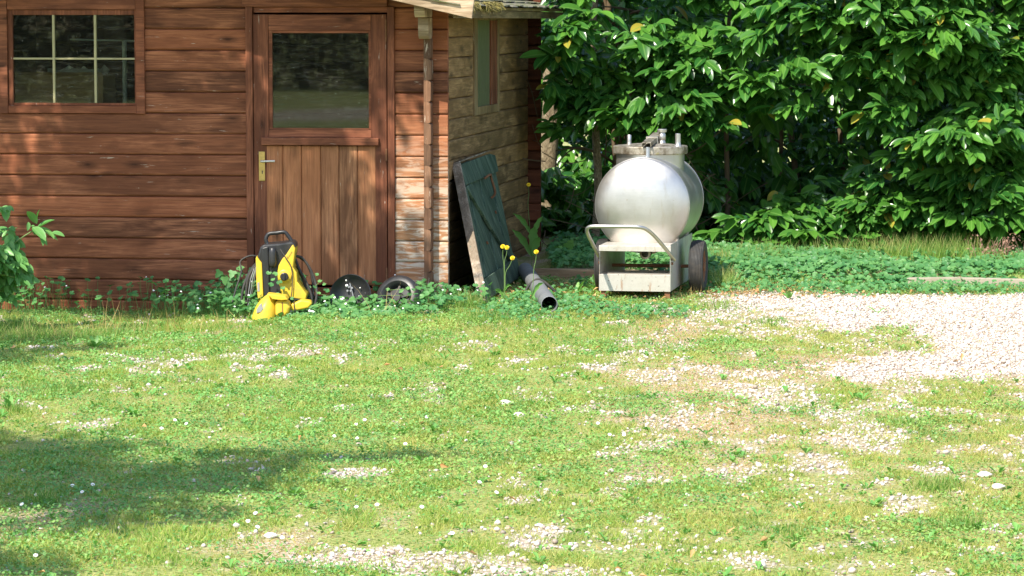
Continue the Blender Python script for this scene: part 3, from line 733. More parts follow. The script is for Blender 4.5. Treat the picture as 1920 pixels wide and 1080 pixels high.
# ------------------------------------------------------------------ pressure washer
WD = 19.62; s = WD / FP; w0 = P(520, 577, WD); w0.z = -.035
washer = empty('pressure_washer', w0, 0)
tag(washer, 'yellow and black upright pressure washer with coiled black hose leaning before the shed door', 'pressure washer')
def wl(px, py): return ((px - 520) * s, CH - (py - 38) * s - w0.z)
def wpoly(m, pts, y0, y1): m.prism([wl(*p) for p in pts], y0, y1)
m = MB(); wpoly(m, [(486, 478), (491, 461), (497, 456), (526, 454), (551, 450), (557, 456), (556, 475), (549, 500), (553, 560), (536, 575), (492, 577), (489, 540)], -.10, .13)
body = m.build('body', MAT['blackp'], washer, bevel=.012, seg=3)
m = MB(); wpoly(m, [(493, 475), (495, 462), (506, 459), (507, 494), (508, 553), (498, 553)], -.118, -.1005); m.build('front_panel', MAT['blackp'], washer, bevel=.005)
m = MB(); wpoly(m, [(483, 481), (485, 477), (491, 486), (494.5, 490), (497, 558), (487, 562), (484, 530)], -.125, .06); sp = m.build('side_panel', MAT['yellow'], washer, bevel=.005, seg=3)
m = MB(); wpoly(m, [(485.5, 527), (489.5, 526), (490, 543), (486, 543)], -.128, -.1255); m.build('slot', MAT['grey_label'], sp)
m = MB(); wpoly(m, [(552.5, 455), (557.5, 463), (555, 482), (553, 498), (559.5, 508), (561, 525), (569, 536), (578.5, 549), (576, 559), (553, 556), (531, 551), (528, 535), (524, 517), (524, 505), (526, 494), (533, 482), (540, 474)], -.135, .09)
yp = m.build('side_panel', MAT['yellow'], washer, bevel=.008, seg=3)
kx, kz = wl(536.9, 514.6)
m = MB(); m.lathe([(.044, 0), (.043, .012), (.036, .016), (.0, .016)], Matrix.Translation((kx, -.135, kz)) @ Matrix.Rotation(R(90), 4, 'X'), 40); m.build('knob_ring', MAT['yellow'], washer, smooth=40)
m = MB(); m.lathe([(.0265, .0), (.0265, .022), (.023, .026), (.0, .026)], Matrix.Translation((kx, -.149, kz)) @ Matrix.Rotation(R(90), 4, 'X'), 32); m.box(kx - .006, kx + .006, -.186, -.1755, kz - .022, kz + .022); m.build('knob', MAT['blackp'], washer, smooth=35, bevel=.002)
# faint black script along the yellow panel (not legible in the photograph)
m = MB(); pa = [(543.6, 481.5), (541.8, 480), (542.6, 478.4), (544.6, 478.9), (544.4, 481), (543.6, 481.5)]
m.tube([(wl(*p)[0], -.1355, wl(*p)[1]) for p in pa], .0011, 5)
pa = []
for k in range(22): q = k / 21; pa.append((545.2 + 6.0 * q + (.5 if k % 2 else -.5), 478.5 - 10.0 * q + (.55 if k % 2 else -.4)))
m.tube([(wl(*p)[0], -.1355, wl(*p)[1]) for p in pa], .0010, 5)
m.build('lettering', MAT['blackp'], yp)
bxx, bz0 = wl(514.5, 496); _, bz1 = wl(514, 461)
m = MB(); m.lathe([(.0, bz0 - .01), (.016, bz0 - .006), (.024, bz0 + .008), (.026, bz0 + .03), (.025, bz1 - .03), (.020, bz1 - .006), (.014, bz1), (0, bz1)], Matrix.Translation((bxx, -.125, 0)), 28); m.build('detergent_bottle', MAT['blackp'], washer, smooth=50)
m = MB(); hpts = [(501, 455), (499.5, 447), (505, 438), (520, 436), (534, 434.5), (540, 440), (545.5, 448), (547, 454)]
m.tube(smooth_path([(wl(*p)[0], 0.0, wl(*p)[1]) for p in hpts], 5), .0125, 12); m.build('carry_handle', MAT['blackp'], washer, smooth=50)
m = MB()
for px in (501.5, 546): x, z = wl(px, 451.5); m.tube([(x, 0, z), (x, 0, z - .03)], .008, 10)
m.build('handle_rod', MAT['alu'], washer, smooth=50, each=True)
def loops(pts_list, r, y):
    m = MB()
    for q, pts in enumerate(pts_list): m.tube(smooth_path([(wl(p[0], p[1])[0], y + (p[2] if len(p) > 2 else 0), wl(p[0], p[1])[1]) for p in pts], 7), r, 8)
    return m
m = loops([[(553, 480, .0), (566, 484, .02), (580, 503, .03), (590, 528, .03), (594, 552, .0), (590, 575, -.02)],
           [(554, 485), (562, 505, -.02), (575, 530, -.02), (585, 556, -.03), (584, 578, -.03)],
           [(553, 478), (572, 492, .05), (584, 520, .05), (587, 560, .04)], [(555, 500), (566, 520, .01), (574, 545, .01), (580, 575)],
           [(487, 489), (475, 500, .0), (463, 520, .0), (455, 545, -.02), (452, 572, -.03)],
           [(486, 493), (472, 508, -.03), (464, 530, -.04), (461, 575, -.04)], [(487, 485), (478, 498, .04), (468, 525, .04), (463, 575)]], .0085, .02)
m.build('hose', MAT['rubber'], washer, smooth=50, each=True)
m = loops([[(487, 481), (470, 480, .05), (455, 486, .05), (449, 494, .05), (452, 510, .03), (443, 540, 0), (436, 566, -.03)]], .0055, .0)
m.tube(smooth_path([(wl(*p)[0], yy, wl(*p)[1]) for p, yy in (((529, 464), -.125), ((540, 480), -.150), ((549, 495), -.152), ((552, 515), -.15), ((551, 540), -.15), ((550, 556), -.15), ((562, 558), -.14), ((575, 562), -.13))], 6), .0035, 8)
m.build('power_cable', MAT['rubber'], washer, smooth=50)
m = loops([[(478, 500), (471, 525, -.05), (466, 560, -.06)], [(482, 496), (476, 520, -.06), (470, 560, -.07)], [(480, 505), (474, 545, -.03), (466, 572, -.05)]], .003, 0)
m.build('thin_tube', MAT['pvc'], washer, smooth=50, each=True)

# yellow floor head lying in front
c0 = P(512, 590, 19.25); c0.z = -.05; s2 = 19.25 / FP
head = empty('floor_cleaner_head', c0, 0)
tag(head, 'bright yellow plastic cleaning head lying in the leaves before the pressure washer', 'cleaning head')
def hl(px, py): return ((px - 512) * s2, CH - (py - 38) * s2 - c0.z)
m = MB()
rows = [((474, 589), (472, 598), .02), ((480, 574), (476, 600), .09), ((487, 564), (485, 601), .12), ((497, 555), (497, 602), .13), ((505, 550), (508, 602), .12), ((516, 552), (517, 600), .09), ((520, 557), (520, 598), .04)]
vs = []; fs = []; n = 14
for top, bot, w_ in rows:
    tx_, tz_ = hl(*top); bx_, bz_ = hl(*bot)
    for k in range(n):
        a = math.pi * k / (n - 1); f = abs(math.sin(a)) ** .55
        vs.append((bx_ + (tx_ - bx_) * f, -math.cos(a) * w_, bz_ + (tz_ - bz_) * f))
for i2 in range(len(rows) - 1):
    for k in range(n - 1): a = i2 * n + k; fs.append((a, a + 1, a + n + 1, a + n))
fs += [tuple(range(n)), tuple(range((len(rows) - 1) * n, len(rows) * n))]
m.add(vs, fs); m.build('shell', MAT['yellow'], head, smooth=50)
m = MB(); m.prism([hl(*p) for p in [(484, 577), (489, 569), (493, 566), (496.5, 576), (492, 582), (484, 584)]], -.125, -.10); m.build('label_plate', MAT['grey_label'], head, bevel=.002)
def hp_(pts, y0, y1, nm, bv, mat='yellow', seg=4):
    m = MB(); m.prism([hl(*p) for p in pts], y0, y1); return m.build(nm, MAT[mat], head, bevel=bv, seg=seg)
hp_([(503, 548), (520, 550), (538, 552.5), (543, 559), (530, 560), (514, 558)], -.125, .02, 'grip', .005)
hp_([(518, 562), (534, 560), (543, 564), (546.5, 574), (544, 584), (538, 592), (518, 592)], -.105, .06, 'housing', .022)
hp_([(546, 570), (556, 566), (566, 561), (583, 563), (587, 569), (579, 577), (560, 581), (547, 582)], -.05, .05, 'nozzle', .012)
hp_([(531, 563.5), (532.5, 563), (533.5, 590), (532, 590)], -.1075, -.104, 'seam', 0, 'rust')
hp_([(551, 565), (553, 564.5), (556, 583), (553.5, 583)], -.053, .052, 'collar', .002, 'blackp')

# black bowl and black wheel
def disc_root(name, px, py, D, tilt, yaw): 
    c = P(px, py, D); o = empty(name, c, 0); o.rotation_euler = (R(90) - tilt, 0, yaw); return o
bowl = disc_root('bowl', 657, 554, 19.72, R(12), R(-14)); tag(bowl, 'shallow black bowl standing on its rim against the shed door', 'bowl')
m = MB(); br = .140
m.lathe([(0, -.052), (.05, -.050), (.09, -.040), (.118, -.020), (.130, .0), (br - .004, .006), (br, .003), (br, -.002), (.134, -.008), (.122, -.026), (.092, -.046), (.05, -.056), (0, -.058)], None, 64)
m.build('shell', MAT['blackp'], bowl, smooth=50)
m = MB(); m.tube([(-.02, .085, -.035), (.018, -.03, -.035)], .005, 8)
for a in ((-.022, .058, -.03), (.0, .053, -.03), (-.03, .034, -.032), (-.008, .034, -.032)): m.lathe([(.007, -.006), (.007, .006), (0, .006)], Matrix.Translation(a), 10)
m.build('strut', MAT['pvc'], bowl, smooth=40)
m = MB()
for a, r_ in (((-.035, .066, -.022), .011), ((-.036, .098, -.005), .006), ((.055, .054, -.025), .005)): m.lathe([(0, -r_), (r_ * .7, -r_ * .7), (r_, 0), (r_ * .7, r_ * .7), (0, r_)], Matrix.Translation(a), 12)
m.build('white_glint', MAT['petal'], bowl, smooth=80, each=True)  # glints on the black bowl, put in as small white beads
bw = disc_root('loose_wheel', 744, 557, 19.60, R(22), R(-22)); tag(bw, 'black plastic wheel with grooved rim leaning in the leaves right of the bowl', 'wheel')
m = MB(); q = .15
m.lathe([(.078, -.03), (.088, .0), (.108, .016), (.128, .013), (.141, .004)] + sum([[(q - .003, -.003 - k * .012), (q, -.006 - k * .012), (q, -.011 - k * .012), (q - .004, -.0135 - k * .012)] for k in range(5)], []) + [(.12, -.07), (.08, -.07)], None, 64, cap=False)
m.build('tyre', MAT['blackp'], bw, smooth=35)
m = MB(); m.lathe([(0, -.022), (.03, -.022), (.04, -.03), (.079, -.032), (.079, -.05), (0, -.05)], None, 48); m.lathe([(.0, .0), (.024, .0), (.028, -.008), (.028, -.022)], None, 24, cap=False)
for k in range(5): a = 2 * math.pi * k / 5 + .3; m.box(.026, .079, -.008, .008, -.03, -.012, Matrix.Rotation(a, 4, 'Z'))
m.build('hub', MAT['black_hub'], bw, smooth=35)

# ------------------------------------------------------------------ green shutter leaning on the side wall
y_a = SR(852, 307, .0)[0]; zt_a = SR(852, 307)[1]; y_b, zt_b = SR(931, 289)
tA = O + ey_ * max(y_a, .03) + ex_ * .015; tA.z = zt_a; tB = O + ey_ * y_b + ex_ * .015; tB.z = zt_b
bA = G(909, 574, -.01); bB = G(967, 508, .03)
def shutter():
    root = empty('green_shutter', bA); tag(root, 'weathered dark green plank shutter leaning against the side wall of the shed', 'shutter')
    e_t = (tA - bA); e_l = (bB - bA); H_ = e_t.length; L_ = (tB - tA).length
    X_ = (e_l.normalized() + (tB - tA).normalized()).normalized(); Z_ = (e_t - X_ * e_t.dot(X_)); shear = e_t.dot(X_); H_ = Z_.length; Z_.normalize(); Y_ = Z_.cross(X_)   # Y_ away from the wall or to it
    n_out = -Y_ if (-Y_).dot(ex_) > 0 else Y_
    print('shutter', L_, (bB - bA).length, H_, shear, n_out)
    def M_(): return Matrix(((X_.x, n_out.x, Z_.x, 0), (X_.y, n_out.y, Z_.y, 0), (X_.z, n_out.z, Z_.z, 0), (0, 0, 0, 1)))
    root.matrix_world = Matrix.Translation(bA) @ M_()
    bpy.context.view_layer.update()
    L2 = L_; sh = shear / H_
    def pt(u, v): return (u * L2 + sh * v * H_, v * H_)
    m = MB(); n = 6; random.seed(11)
    for k in range(n):
        u0, u1 = k / n + .002, (k + 1) / n - .002; d = random.uniform(-.001, .001) + (.006 if k % 2 else 0)
        m.prism([pt(u0, .012), pt(u1, .012), pt(u1, .99), pt(u0, .99)], -.022 + d, .0 + d)
    m.build('boards', MAT['green_paint'], root, bevel=.003, seg=1)
    m = MB()
    for v0, v1 in ((.83, .985), (.03, .17)): m.prism([pt(.004, v0), pt(.996, v0), pt(.996, v1), pt(.004, v1)], .0065, .030)
    m.build('cross_rail', MAT['green_paint'], root, bevel=.003, each=True)
    m = MB(); m.prism([pt(.03, .825), pt(.17, .825), pt(.97, .175), pt(.83, .175)], .0066, .028); m.prism([pt(.004, .18), pt(.05, .18), pt(.05, .82), pt(.004, .82)], .0066, .027); m.build('brace', MAT['green_paint'], root, bevel=.003)
    m = MB(); 
    m.prism([pt(-.022, -.005), pt(-.002, -.005), pt(-.002, 1.0), pt(-.022, 1.0)], -.030, .031); m.build('pale_edge', MAT['pale_edge'], root, bevel=.004)
    m = MB(); m.prism([pt(-.02, 1.0015), pt(1, 1.0015), pt(1, 1.012), pt(-.02, 1.012)], -.026, .029); m.build('top_cap', MAT['pale_edge'], root, bevel=.003)
    m = MB(); u, v = .60, .80
    a0 = pt(u, v); m.tube(smooth_path([(a0[0] - .10, .032, a0[1] + .02), (a0[0] - .08, .06, a0[1] + .03), (a0[0], .07, a0[1] + .03), (a0[0] + .04, .06, a0[1] + .01), (a0[0] + .05, .05, a0[1] - .1), (a0[0] + .05, .01, a0[1] - .13)], 5), .009, 10)
    m.build('handle', MAT['rust'], root, smooth=50)
    m = MB()
    for u, v in ((.5, .5), (.35, .38), (.75, .55)): a0 = pt(u, v); m.lathe([(.012, 0), (.012, .01), (0, .012)], Matrix.Translation((a0[0], .004, a0[1])) @ Matrix.Rotation(R(-90), 4, 'X'), 10)
    m.build('bolt', MAT['rust'], root, each=True)
shutter()

# grey plastic pipe, black cable, edging
pa_, pb_ = G(1030, 586, -.0), G(985, 520, .02)
m = MB(); r_ = .053; dv = (pb_ - pa_).normalized(); a = pa_ + Vector((0, 0, r_)); e = pb_ + Vector((0, 0, r_)); zz = dv; xx = zz.cross(Vector((0, 0, 1))).normalized(); yy = xx.cross(zz)
root = empty('drain_pipe', pa_)
M4 = Matrix(((xx.x, yy.x, zz.x, 0), (xx.y, yy.y, zz.y, 0), (xx.z, yy.z, zz.z, r_), (0, 0, 0, 1))); Lp = (pb_ - pa_).length
m.lathe([(r_ - .004, 0), (r_, .001), (r_, Lp), (r_ - .004, Lp), (r_ - .004, 0)], M4, 40, cap=False); m.build('pipe', MAT['pvc'], root, smooth=40)
tag(root, 'grey plastic drain pipe lying on the ground beside the green shutter', 'pipe')
m = MB(); q = [(1050, 556, .02), (1035, 541, .06), (1018, 527, .125), (1006, 524, .13), (992, 535, .08), (984, 549, .01)]
m.tube(smooth_path([P(px, py, (pa_ + (pb_ - pa_) * .45).y - (.0)) for px, py, _ in q], 6), .009, 8)
o = m.build('cable', MAT['rubber'], smooth=50); tag(o, 'short black cable bent across the grey drain pipe', 'cable')
def edging(name, p0, p1, w, h, mat, lab, cat, z=.0):
    m = MB(); d = (p1 - p0); L = d.length; o = empty(name, (0, 0, 0)); COL.objects.unlink(o); bpy.data.objects.remove(o)
    n = max(2, int(L / .3)); 
    for k in range(n):
        a_, b_ = L * k / n, L * (k + 1) / n
        if k == 0: vs = []; fs = []
    vs = []; fs = []
    for k in range(n + 1):
        a_ = L * k / n; j1, j2 = random.uniform(-.004, .004), random.uniform(-.004, .004)
        vs += [(a_, 0, -.1), (a_, 0 + j1, h + j2), (a_, w + j1, h + j2), (a_, w, -.1)]
    for k in range(n):
        for r2 in range(3): fs.append((k * 4 + r2, k * 4 + r2 + 1, k * 4 + r2 + 5, k * 4 + r2 + 4))
    fs += [(0, 1, 2, 3), (n * 4 + 3, n * 4 + 2, n * 4 + 1, n * 4)]
    m.add(vs, fs); o = m.build(name, mat, bevel=.004); o.location = (p0.x, p0.y, z); o.rotation_euler = (0, 0, math.atan2(d.y, d.x)); return tag(o, lab, cat)
edging('edging_board', G(1000, 523), G(1285, 528), .05, .075, MAT['grey_wood'], 'low weathered timber board edging the bed behind the drain pipe', 'garden edging')
edging('kerb_stone', G(1700, 535), G(2120, 541), .07, .055, MAT['concrete'], 'low grey concrete kerb edging the planted bed below the hedge', 'kerb')

# ------------------------------------------------------------------ plants: leaf templates
def laurel_T(rows=6):
    v = []; ac = []; f = []
    for i2 in range(rows + 1):
        t = i2 / rows; w = .5 * (math.sin(math.pi * min(1, t ** .9)) ** .62) if 0 < t < 1 else (.02 if t == 0 else 0.01)
        z = -.14 * t * t
        for q in (-1, 0, 1): v.append((q * w, t, z + (.09 * abs(q) * (w / .5)))); ac.append(q * w * 2)
    for i2 in range(rows):
        for q in range(2): a = i2 * 3 + q; f.append((a, a + 1, a + 4, a + 3))
    return np.array(v), [f], np.array(ac)
LT, LF, LA = laurel_T()
def spray_leaves(tips, dirs, n_leaf, tw_len, leaf_len, seedn, droop=.5, splay=.9):
    """laurel shoots: leaves alternating along the last part of each twig"""
    rg = np.random.default_rng(seedn); N = len(tips); k = n_leaf
    t = np.tile(np.linspace(0, 1, k)[None], (N, 1)) + rg.normal(0, .04, (N, k))
    dirs = dirs / np.linalg.norm(dirs, axis=1, keepdims=True)
    base = tips[:, None] - dirs[:, None] * (tw_len * (1 - t))[..., None]
    base[..., 2] -= .10 * tw_len * t ** 2
    a = rg.random((N, 1)) * 6.28 + np.arange(k)[None] * 2.4 + rg.normal(0, .3, (N, k))
    up = np.array([0, 0, 1.]); s1 = np.cross(dirs, up); s1 /= np.linalg.norm(s1, axis=1, keepdims=True) + 1e-9; s2_ = np.cross(s1, dirs)
    sp = splay * (1.15 - .75 * np.clip(t, 0, 1))
    ld = dirs[:, None] * np.cos(sp)[..., None] + (s1[:, None] * np.cos(a)[..., None] + s2_[:, None] * np.sin(a)[..., None] * .55) * np.sin(sp)[..., None]
    ld[..., 2] -= droop * rg.random((N, k)) + .12
    nr = s2_[:, None] * 1.0 + dirs[:, None] * .35 + rg.normal(0, .33, (N, k, 3)) + np.array([-.15, -.75, .5])
    L = leaf_len * (1 + rg.normal(0, .24, (N, k))) * (.72 + .5 * np.sin(np.clip(t, 0, 1) * 3.0))
    L = L.reshape(-1); wd = L * (.40 + .08 * rg.random(len(L)))
    return base.reshape(-1, 3), frames(ld.reshape(-1, 3), nr.reshape(-1, 3)), np.stack([wd, L, L * (.8 + .5 * rg.random(len(L)))], 1)

# ------------------------------------------------------------------ laurel hedge
hedge = empty('laurel_hedge', (2.6, 24.6, 0)); tag(hedge, 'tall glossy cherry laurel hedge filling the background right of the shed', 'hedge')
rg = np.random.default_rng(21)
def hsurf(x, z): return 24.15 - .55 * sstep(.0, 1.5, z) - .20 * sstep(1.5, 2.0, x) * sstep(1.2, .3, z) - .35 * sstep(1.4, .6, x) * 0 - 1.0 * (fbm(x * .9 + 4, z * 1.2 + 1, 3) - .5)
# clumps of shoots on the face of the hedge
NC = 900; cx = rg.random(NC) * 6.3 - .6; cz = rg.random(NC) ** .9 * 3.0 + .08
hollow = fbm(cx * 1.3 + 31, cz * 3.4 + 7, 3)
left_gap = (cx < 1.55 + .25 * np.sin(cz * 7)) & (cz < 1.02 + .12 * np.sin(cx * 9))
keep = (hollow > .437) & ~left_gap & (cx > .52 - .22 * sstep(1.25, 1.4, cz))
gapd = ((cx - 2.45) / .75) ** 2 + ((cz - .95) / .13) ** 2 < 1
keep &= ~(gapd & (rg.random(NC) < .85))
cx, cz = cx[keep], cz[keep]; cy = hsurf(cx, cz) + rg.random(len(cx)) * .25
lx_ = 1.62 + rg.random(85) * 3.6; lz_ = .06 + .42 * rg.random(85); cx = np.concatenate([cx, lx_]); cz = np.concatenate([cz, lz_]); cy = np.concatenate([cy, hsurf(lx_, lz_) + .15 * rg.random(85)])   # low boughs reaching the bed
bright = np.array([(P(px, py, 23.4).x, P(px, py, 23.4).z) for px, py in [(1240, 90), (1310, 130), (1210, 60), (1420, 150), (1500, 130), (1560, 120), (1620, 110), (1480, 190), (1720, 70), (1790, 60), (1850, 40), (1900, 90), (1680, 210), (1730, 250), (1800, 260), (1760, 265), (1560, 420), (1620, 430), (1500, 440), (1880, 360), (1870, 400), (1860, 230), (1650, 40), (1330, 220), (1260, 190), (1400, 60), (1060, 60), (1090, 40)]])
cx = np.concatenate([cx, bright[:, 0]]); cz = np.concatenate([cz, bright[:, 1]]); cy = np.concatenate([cy, hsurf(bright[:, 0], bright[:, 1]) - .18])
ns = 9
tips = np.stack([np.repeat(cx, ns) + rg.normal(0, .16, len(cx) * ns), np.repeat(cy, ns) - rg.random(len(cx) * ns) * .22, np.repeat(cz, ns) + rg.normal(0, .05, len(cx) * ns)], 1)
side_ = (tips[:, 0] - np.repeat(cx, ns)) / .16
dirs = np.stack([side_ * .7 + rg.normal(-.1, .45, len(tips)), -.75 + rg.normal(0, .2, len(tips)), rg.normal(.12, .30, len(tips))], 1)
ok = tips[:, 2] > .08
parts = []
p, M, sc = spray_leaves(tips[ok], dirs[ok], 9, .24, .132, 5)
m_ = (p[:, 2] > .05) & ((p[:, 0] / p[:, 1] * FP + 960 > 1022) | (p[:, 2] > 1.97)); parts.append(scatter(LT, LF, p[m_], M[m_], sc[m_])); n1 = m_.sum()
# inner layers, kept in the dark by the outer one
for yo, n_, zz in ((24.75, 1500, 3.1), (25.5, 1500, 3.2), (25.9, 420, .55), (27.4, 2100, 3.8), (28.2, 1800, 3.8)):
    x_ = rg.random(n_) * 8.0 - 2.2; x_ = np.where(yo == 25.9, x_ * .42 + .6, x_); z_ = rg.random(n_) * zz + .05
    lg = (yo < 27) & (yo != 25.9) & (((x_ < 1.5) & (z_ < .95) & (rg.random(n_) < .75)) | ((abs(x_ - yo * .0125) < .26) & (z_ < 1.5)) | (x_ < .22)); x_, z_ = x_[~lg], z_[~lg]
    t_ = np.stack([x_, yo + rg.normal(0, .18, len(x_)), z_], 1); d_ = np.stack([rg.normal(0, .6, len(x_)), -1 + rg.normal(0, .3, len(x_)), rg.normal(0, .5, len(x_))], 1)
    p, M, sc = spray_leaves(t_, d_, 7, .3, .135, int(yo * 10)); m_ = p[:, 2] > .05; parts.append(scatter(LT, LF, p[m_], M[m_], sc[m_])); n1 += m_.sum()
V, F = join(parts)
o = np_mesh('foliage', V - np.array([2.6, 24.6, 0]), F, MAT['laurel'], hedge, {'across': np.tile(LA, n1)}, True)
m = MB(); random.seed(9); hb = Vector((2.6, 24.6, 0))
def stem(x, y, h, r, lean=0, nb=3):
    if -.25 < x < .62: return
    pts = [(x + lean * t + .05 * math.sin(5 * t + x), y + .06 * math.sin(3 * t), t * h - .05) for t in [k / 7 for k in range(8)]]
    m.tube([Vector(p) - hb for p in pts], [r * (1 - .5 * k / 7) for k in range(8)], 7)
    for k in range(nb):
        i2 = random.randint(2, 6); p = Vector(pts[i2]); s_ = random.choice((-1, 1))
        q = [p, p + Vector((s_ * .15, -.15, .1)), p + Vector((s_ * .35, -.4, .15)), p + Vector((s_ * .5, -.7, .12 + random.uniform(-.1, .1)))]
        m.tube([v - hb for v in smooth_path(q, 3)], [r * .35] * 4 + [r * .28] * 3 + [r * .15] * 3, 5)
for k in range(17): stem(-.4 + k * .36 + random.uniform(-.1, .1), 24.95 + random.uniform(-.25, .25), 2.9, random.uniform(.02, .045), random.uniform(-.3, .3))
a = P(1144, 120, 24.7); stem(a.x, 24.7, 2.6, .035, .05); a = P(1200, 120, 24.8); stem(a.x - .1, 24.8, 2.6, .04, .45)
m.build('stems', MAT['twig'], hedge, smooth=60)
m = MB()                                              # bare twigs in the gap behind the tank
for k in range(60):
    x = random.uniform(.15, 1.7); z = random.uniform(.1, 1.1); p = Vector((x, 24.5 + random.uniform(-.4, .3), z)); q = p + Vector((random.uniform(-.5, .5), random.uniform(-.3, .1), random.uniform(-.25, .4)))
    c = (p + q) / 2 + Vector((0, 0, random.uniform(-.08, .1))); m.tube([v - hb for v in smooth_path([p, c, q], 4)], random.uniform(.002, .005), 4)
m.build('twigs', MAT['twig'], hedge)

def tree(name, base, h, r, crowns, nleaf, lab, lsize=.10, lean=(0, 0), seed=1, limbs=True, mat='canopy', trmat='bark', group=None, r2=.45):
    rg = np.random.default_rng(seed); o = empty(name, base); tag(o, lab, 'tree', group)
    m = MB(); pts = [Vector((lean[0] * (k / 8) ** 1.5 + .03 * math.sin(k * 1.7 + seed), lean[1] * (k / 8) ** 1.5 + .03 * math.cos(k * 1.3), h * k / 8 - .05)) for k in range(9)]
    m.tube(smooth_path(pts, 3), [r * (1.25 if q < 1 else 1) * (1 - (1 - r2) * q / 24) for q in range(25)], 14)
    b_ = Vector(base)
    if limbs:
        for (c, rad) in crowns:
            c = Vector(c) - b_; s_ = pts[5].lerp(pts[7], .5); mid = s_.lerp(c, .5) + Vector((0, 0, .2))
            m.tube(smooth_path([s_, mid, c], 5), [r * .4 - r * .3 * q / 10 for q in range(11)], 8)
            for k in range(5):
                e = c + Vector([rad[q] * rg.uniform(-.8, .8) for q in range(3)]); m.tube([c.lerp(mid, .3), e], [r * .15, r * .05], 5)
    m.build('trunk', MAT[trmat], o, smooth=60)
    tot = sum(q[1][0] * q[1][1] * q[1][2] for q in crowns); ps = []
    for c, rad in crowns:
        n_ = int(nleaf * rad[0] * rad[1] * rad[2] / tot); nc = max(6, n_ // 60)
        u = rg.normal(0, 1, (nc, 3)); u /= np.linalg.norm(u, axis=1, keepdims=True); cc = u * (rg.random((nc, 1)) ** .4)
        rr = .16 + .14 * rg.random((nc, 1))
        k = rg.integers(0, nc, n_); q = cc[k] + rg.normal(0, 1, (n_, 3)) * rr[k] * .75
        ps.append(np.array(c) - np.array(base) + q * np.array(rad))
    p = np.concatenate(ps); n_ = len(p); d = rg.normal(0, 1, (n_, 3)); d[:, 2] -= .4
    sc = lsize * (.7 + .6 * rg.random(n_)); T = np.array([(0, 0, 0), (.28, .35, .05), (.25, .7, .02), (0, 1, -.08), (-.25, .7, .02), (-.28, .35, .05)])
    V, F = scatter(T, [[(0, 1, 2, 3, 4, 5)]], p, frames(d, rg.normal(0, 1, (n_, 3)) + [0, 0, 1]), sc)
    np_mesh('crown', V, F, MAT[mat], o); return o
# pale trunk between shed and hedge, thinner one beside it
a = P(1029, 300, 26.7)
tree('tree', (a.x, 26.7, 0), 4.8, .088, [((a.x + .1, 27.6, 4.8), (1.1, .9, .8))], 2500, 'thick pale barked tree trunk just right of the shed rear corner', seed=4, r2=.7)
a = P(1115, 300, 24.35)
tree('tree', (a.x, 24.35, 0), 4.4, .034, [((a.x + .3, 25.3, 4.4), (.8, .7, .6))], 1200, 'slender pale brown stem standing between the shed and the tank', seed=6, r2=.8)
# trees that shade the shed and the left of the lawn (their crowns hang above and left of the picture)
def back(x, y, z, Z): k = (Z - z) / math.tan(SUN_EL); return (x - math.sin(SUN_AZ) * k, y - math.cos(SUN_AZ) * k, Z)
tree('tree', (-5.0, 15.6, 0), 4.6, .16, [(back(-2.45, 20.2, .95, 4.9), (1.25, .95, .75)), (back(-3.3, 17.2, 0, 4.6), (.95, .75, .5)), (back(-1.35, 20.1, .9, 5.3), (.85, .62, .65)), (back(-4.3, 20.9, .8, 5.0), (1.2, .7, .9))],
     12500, 'leafy tree left of the shed whose crown shades the wall', seed=8, lsize=.11)
tree('tree', (-4.8, 9.0, 0), 4.6, .17, [(back(-1.75, 12.3, 0, 4.9), (.95, .62, .45)), (back(-.95, 12.75, 0, 4.8), (.55, .28, .3)), (back(-2.6, 12.6, 0, 5.2), (1.0, 1.1, .6)), (back(-1.9, 10.4, 0, 4.7), (.7, .35, .3)), (back(-1.75, 11.55, 0, 4.8), (.6, .5, .3))],
     8200, 'leafy tree beside the lawn whose crown shades the left foreground', seed=12, lsize=.10)
# tall hedge across the yard behind the camera, seen in the door glass
hz_ = empty('hedge', (-7, -14, 0)); tag(hz_, 'tall dark hedge across the yard reflected in the door glass', 'hedge')
n_ = 34000; rg = np.random.default_rng(5)
x = np.concatenate([rg.random(n_) * 10 - 24.3, rg.random(n_) * 10 - 21.5, rg.random(6000) * 30 - 8]); z = rg.random(len(x)) ** .9
y = np.concatenate([np.full(n_, -13.5), np.full(n_, -25.0), np.full(6000, -24.0)]); z *= np.concatenate([np.full(n_, 3.6), np.full(n_, 4.6), np.full(6000, 5)])
p = np.stack([x, y + rg.normal(0, .25, len(x)) + 1.6 * (fbm(x * 1.1, z * 1.3) - .5), z], 1); n_ = len(p); hs = np.where(np.arange(n_) > n_ - 6001, .34, .12) * (.7 + .6 * rg.random(n_))
T = np.array([(0, 0, 0), (.4, .4, .05), (0, 1, -.08), (-.4, .4, .05)])
V, F = scatter(T, [[(0, 1, 2, 3)]], p, frames(rg.normal(0, 1, (n_, 3)), rg.normal(0, 1, (n_, 3)) + [0, 0, 1]), hs); np_mesh('foliage', V, F, MAT['far_hedge'], hz_)

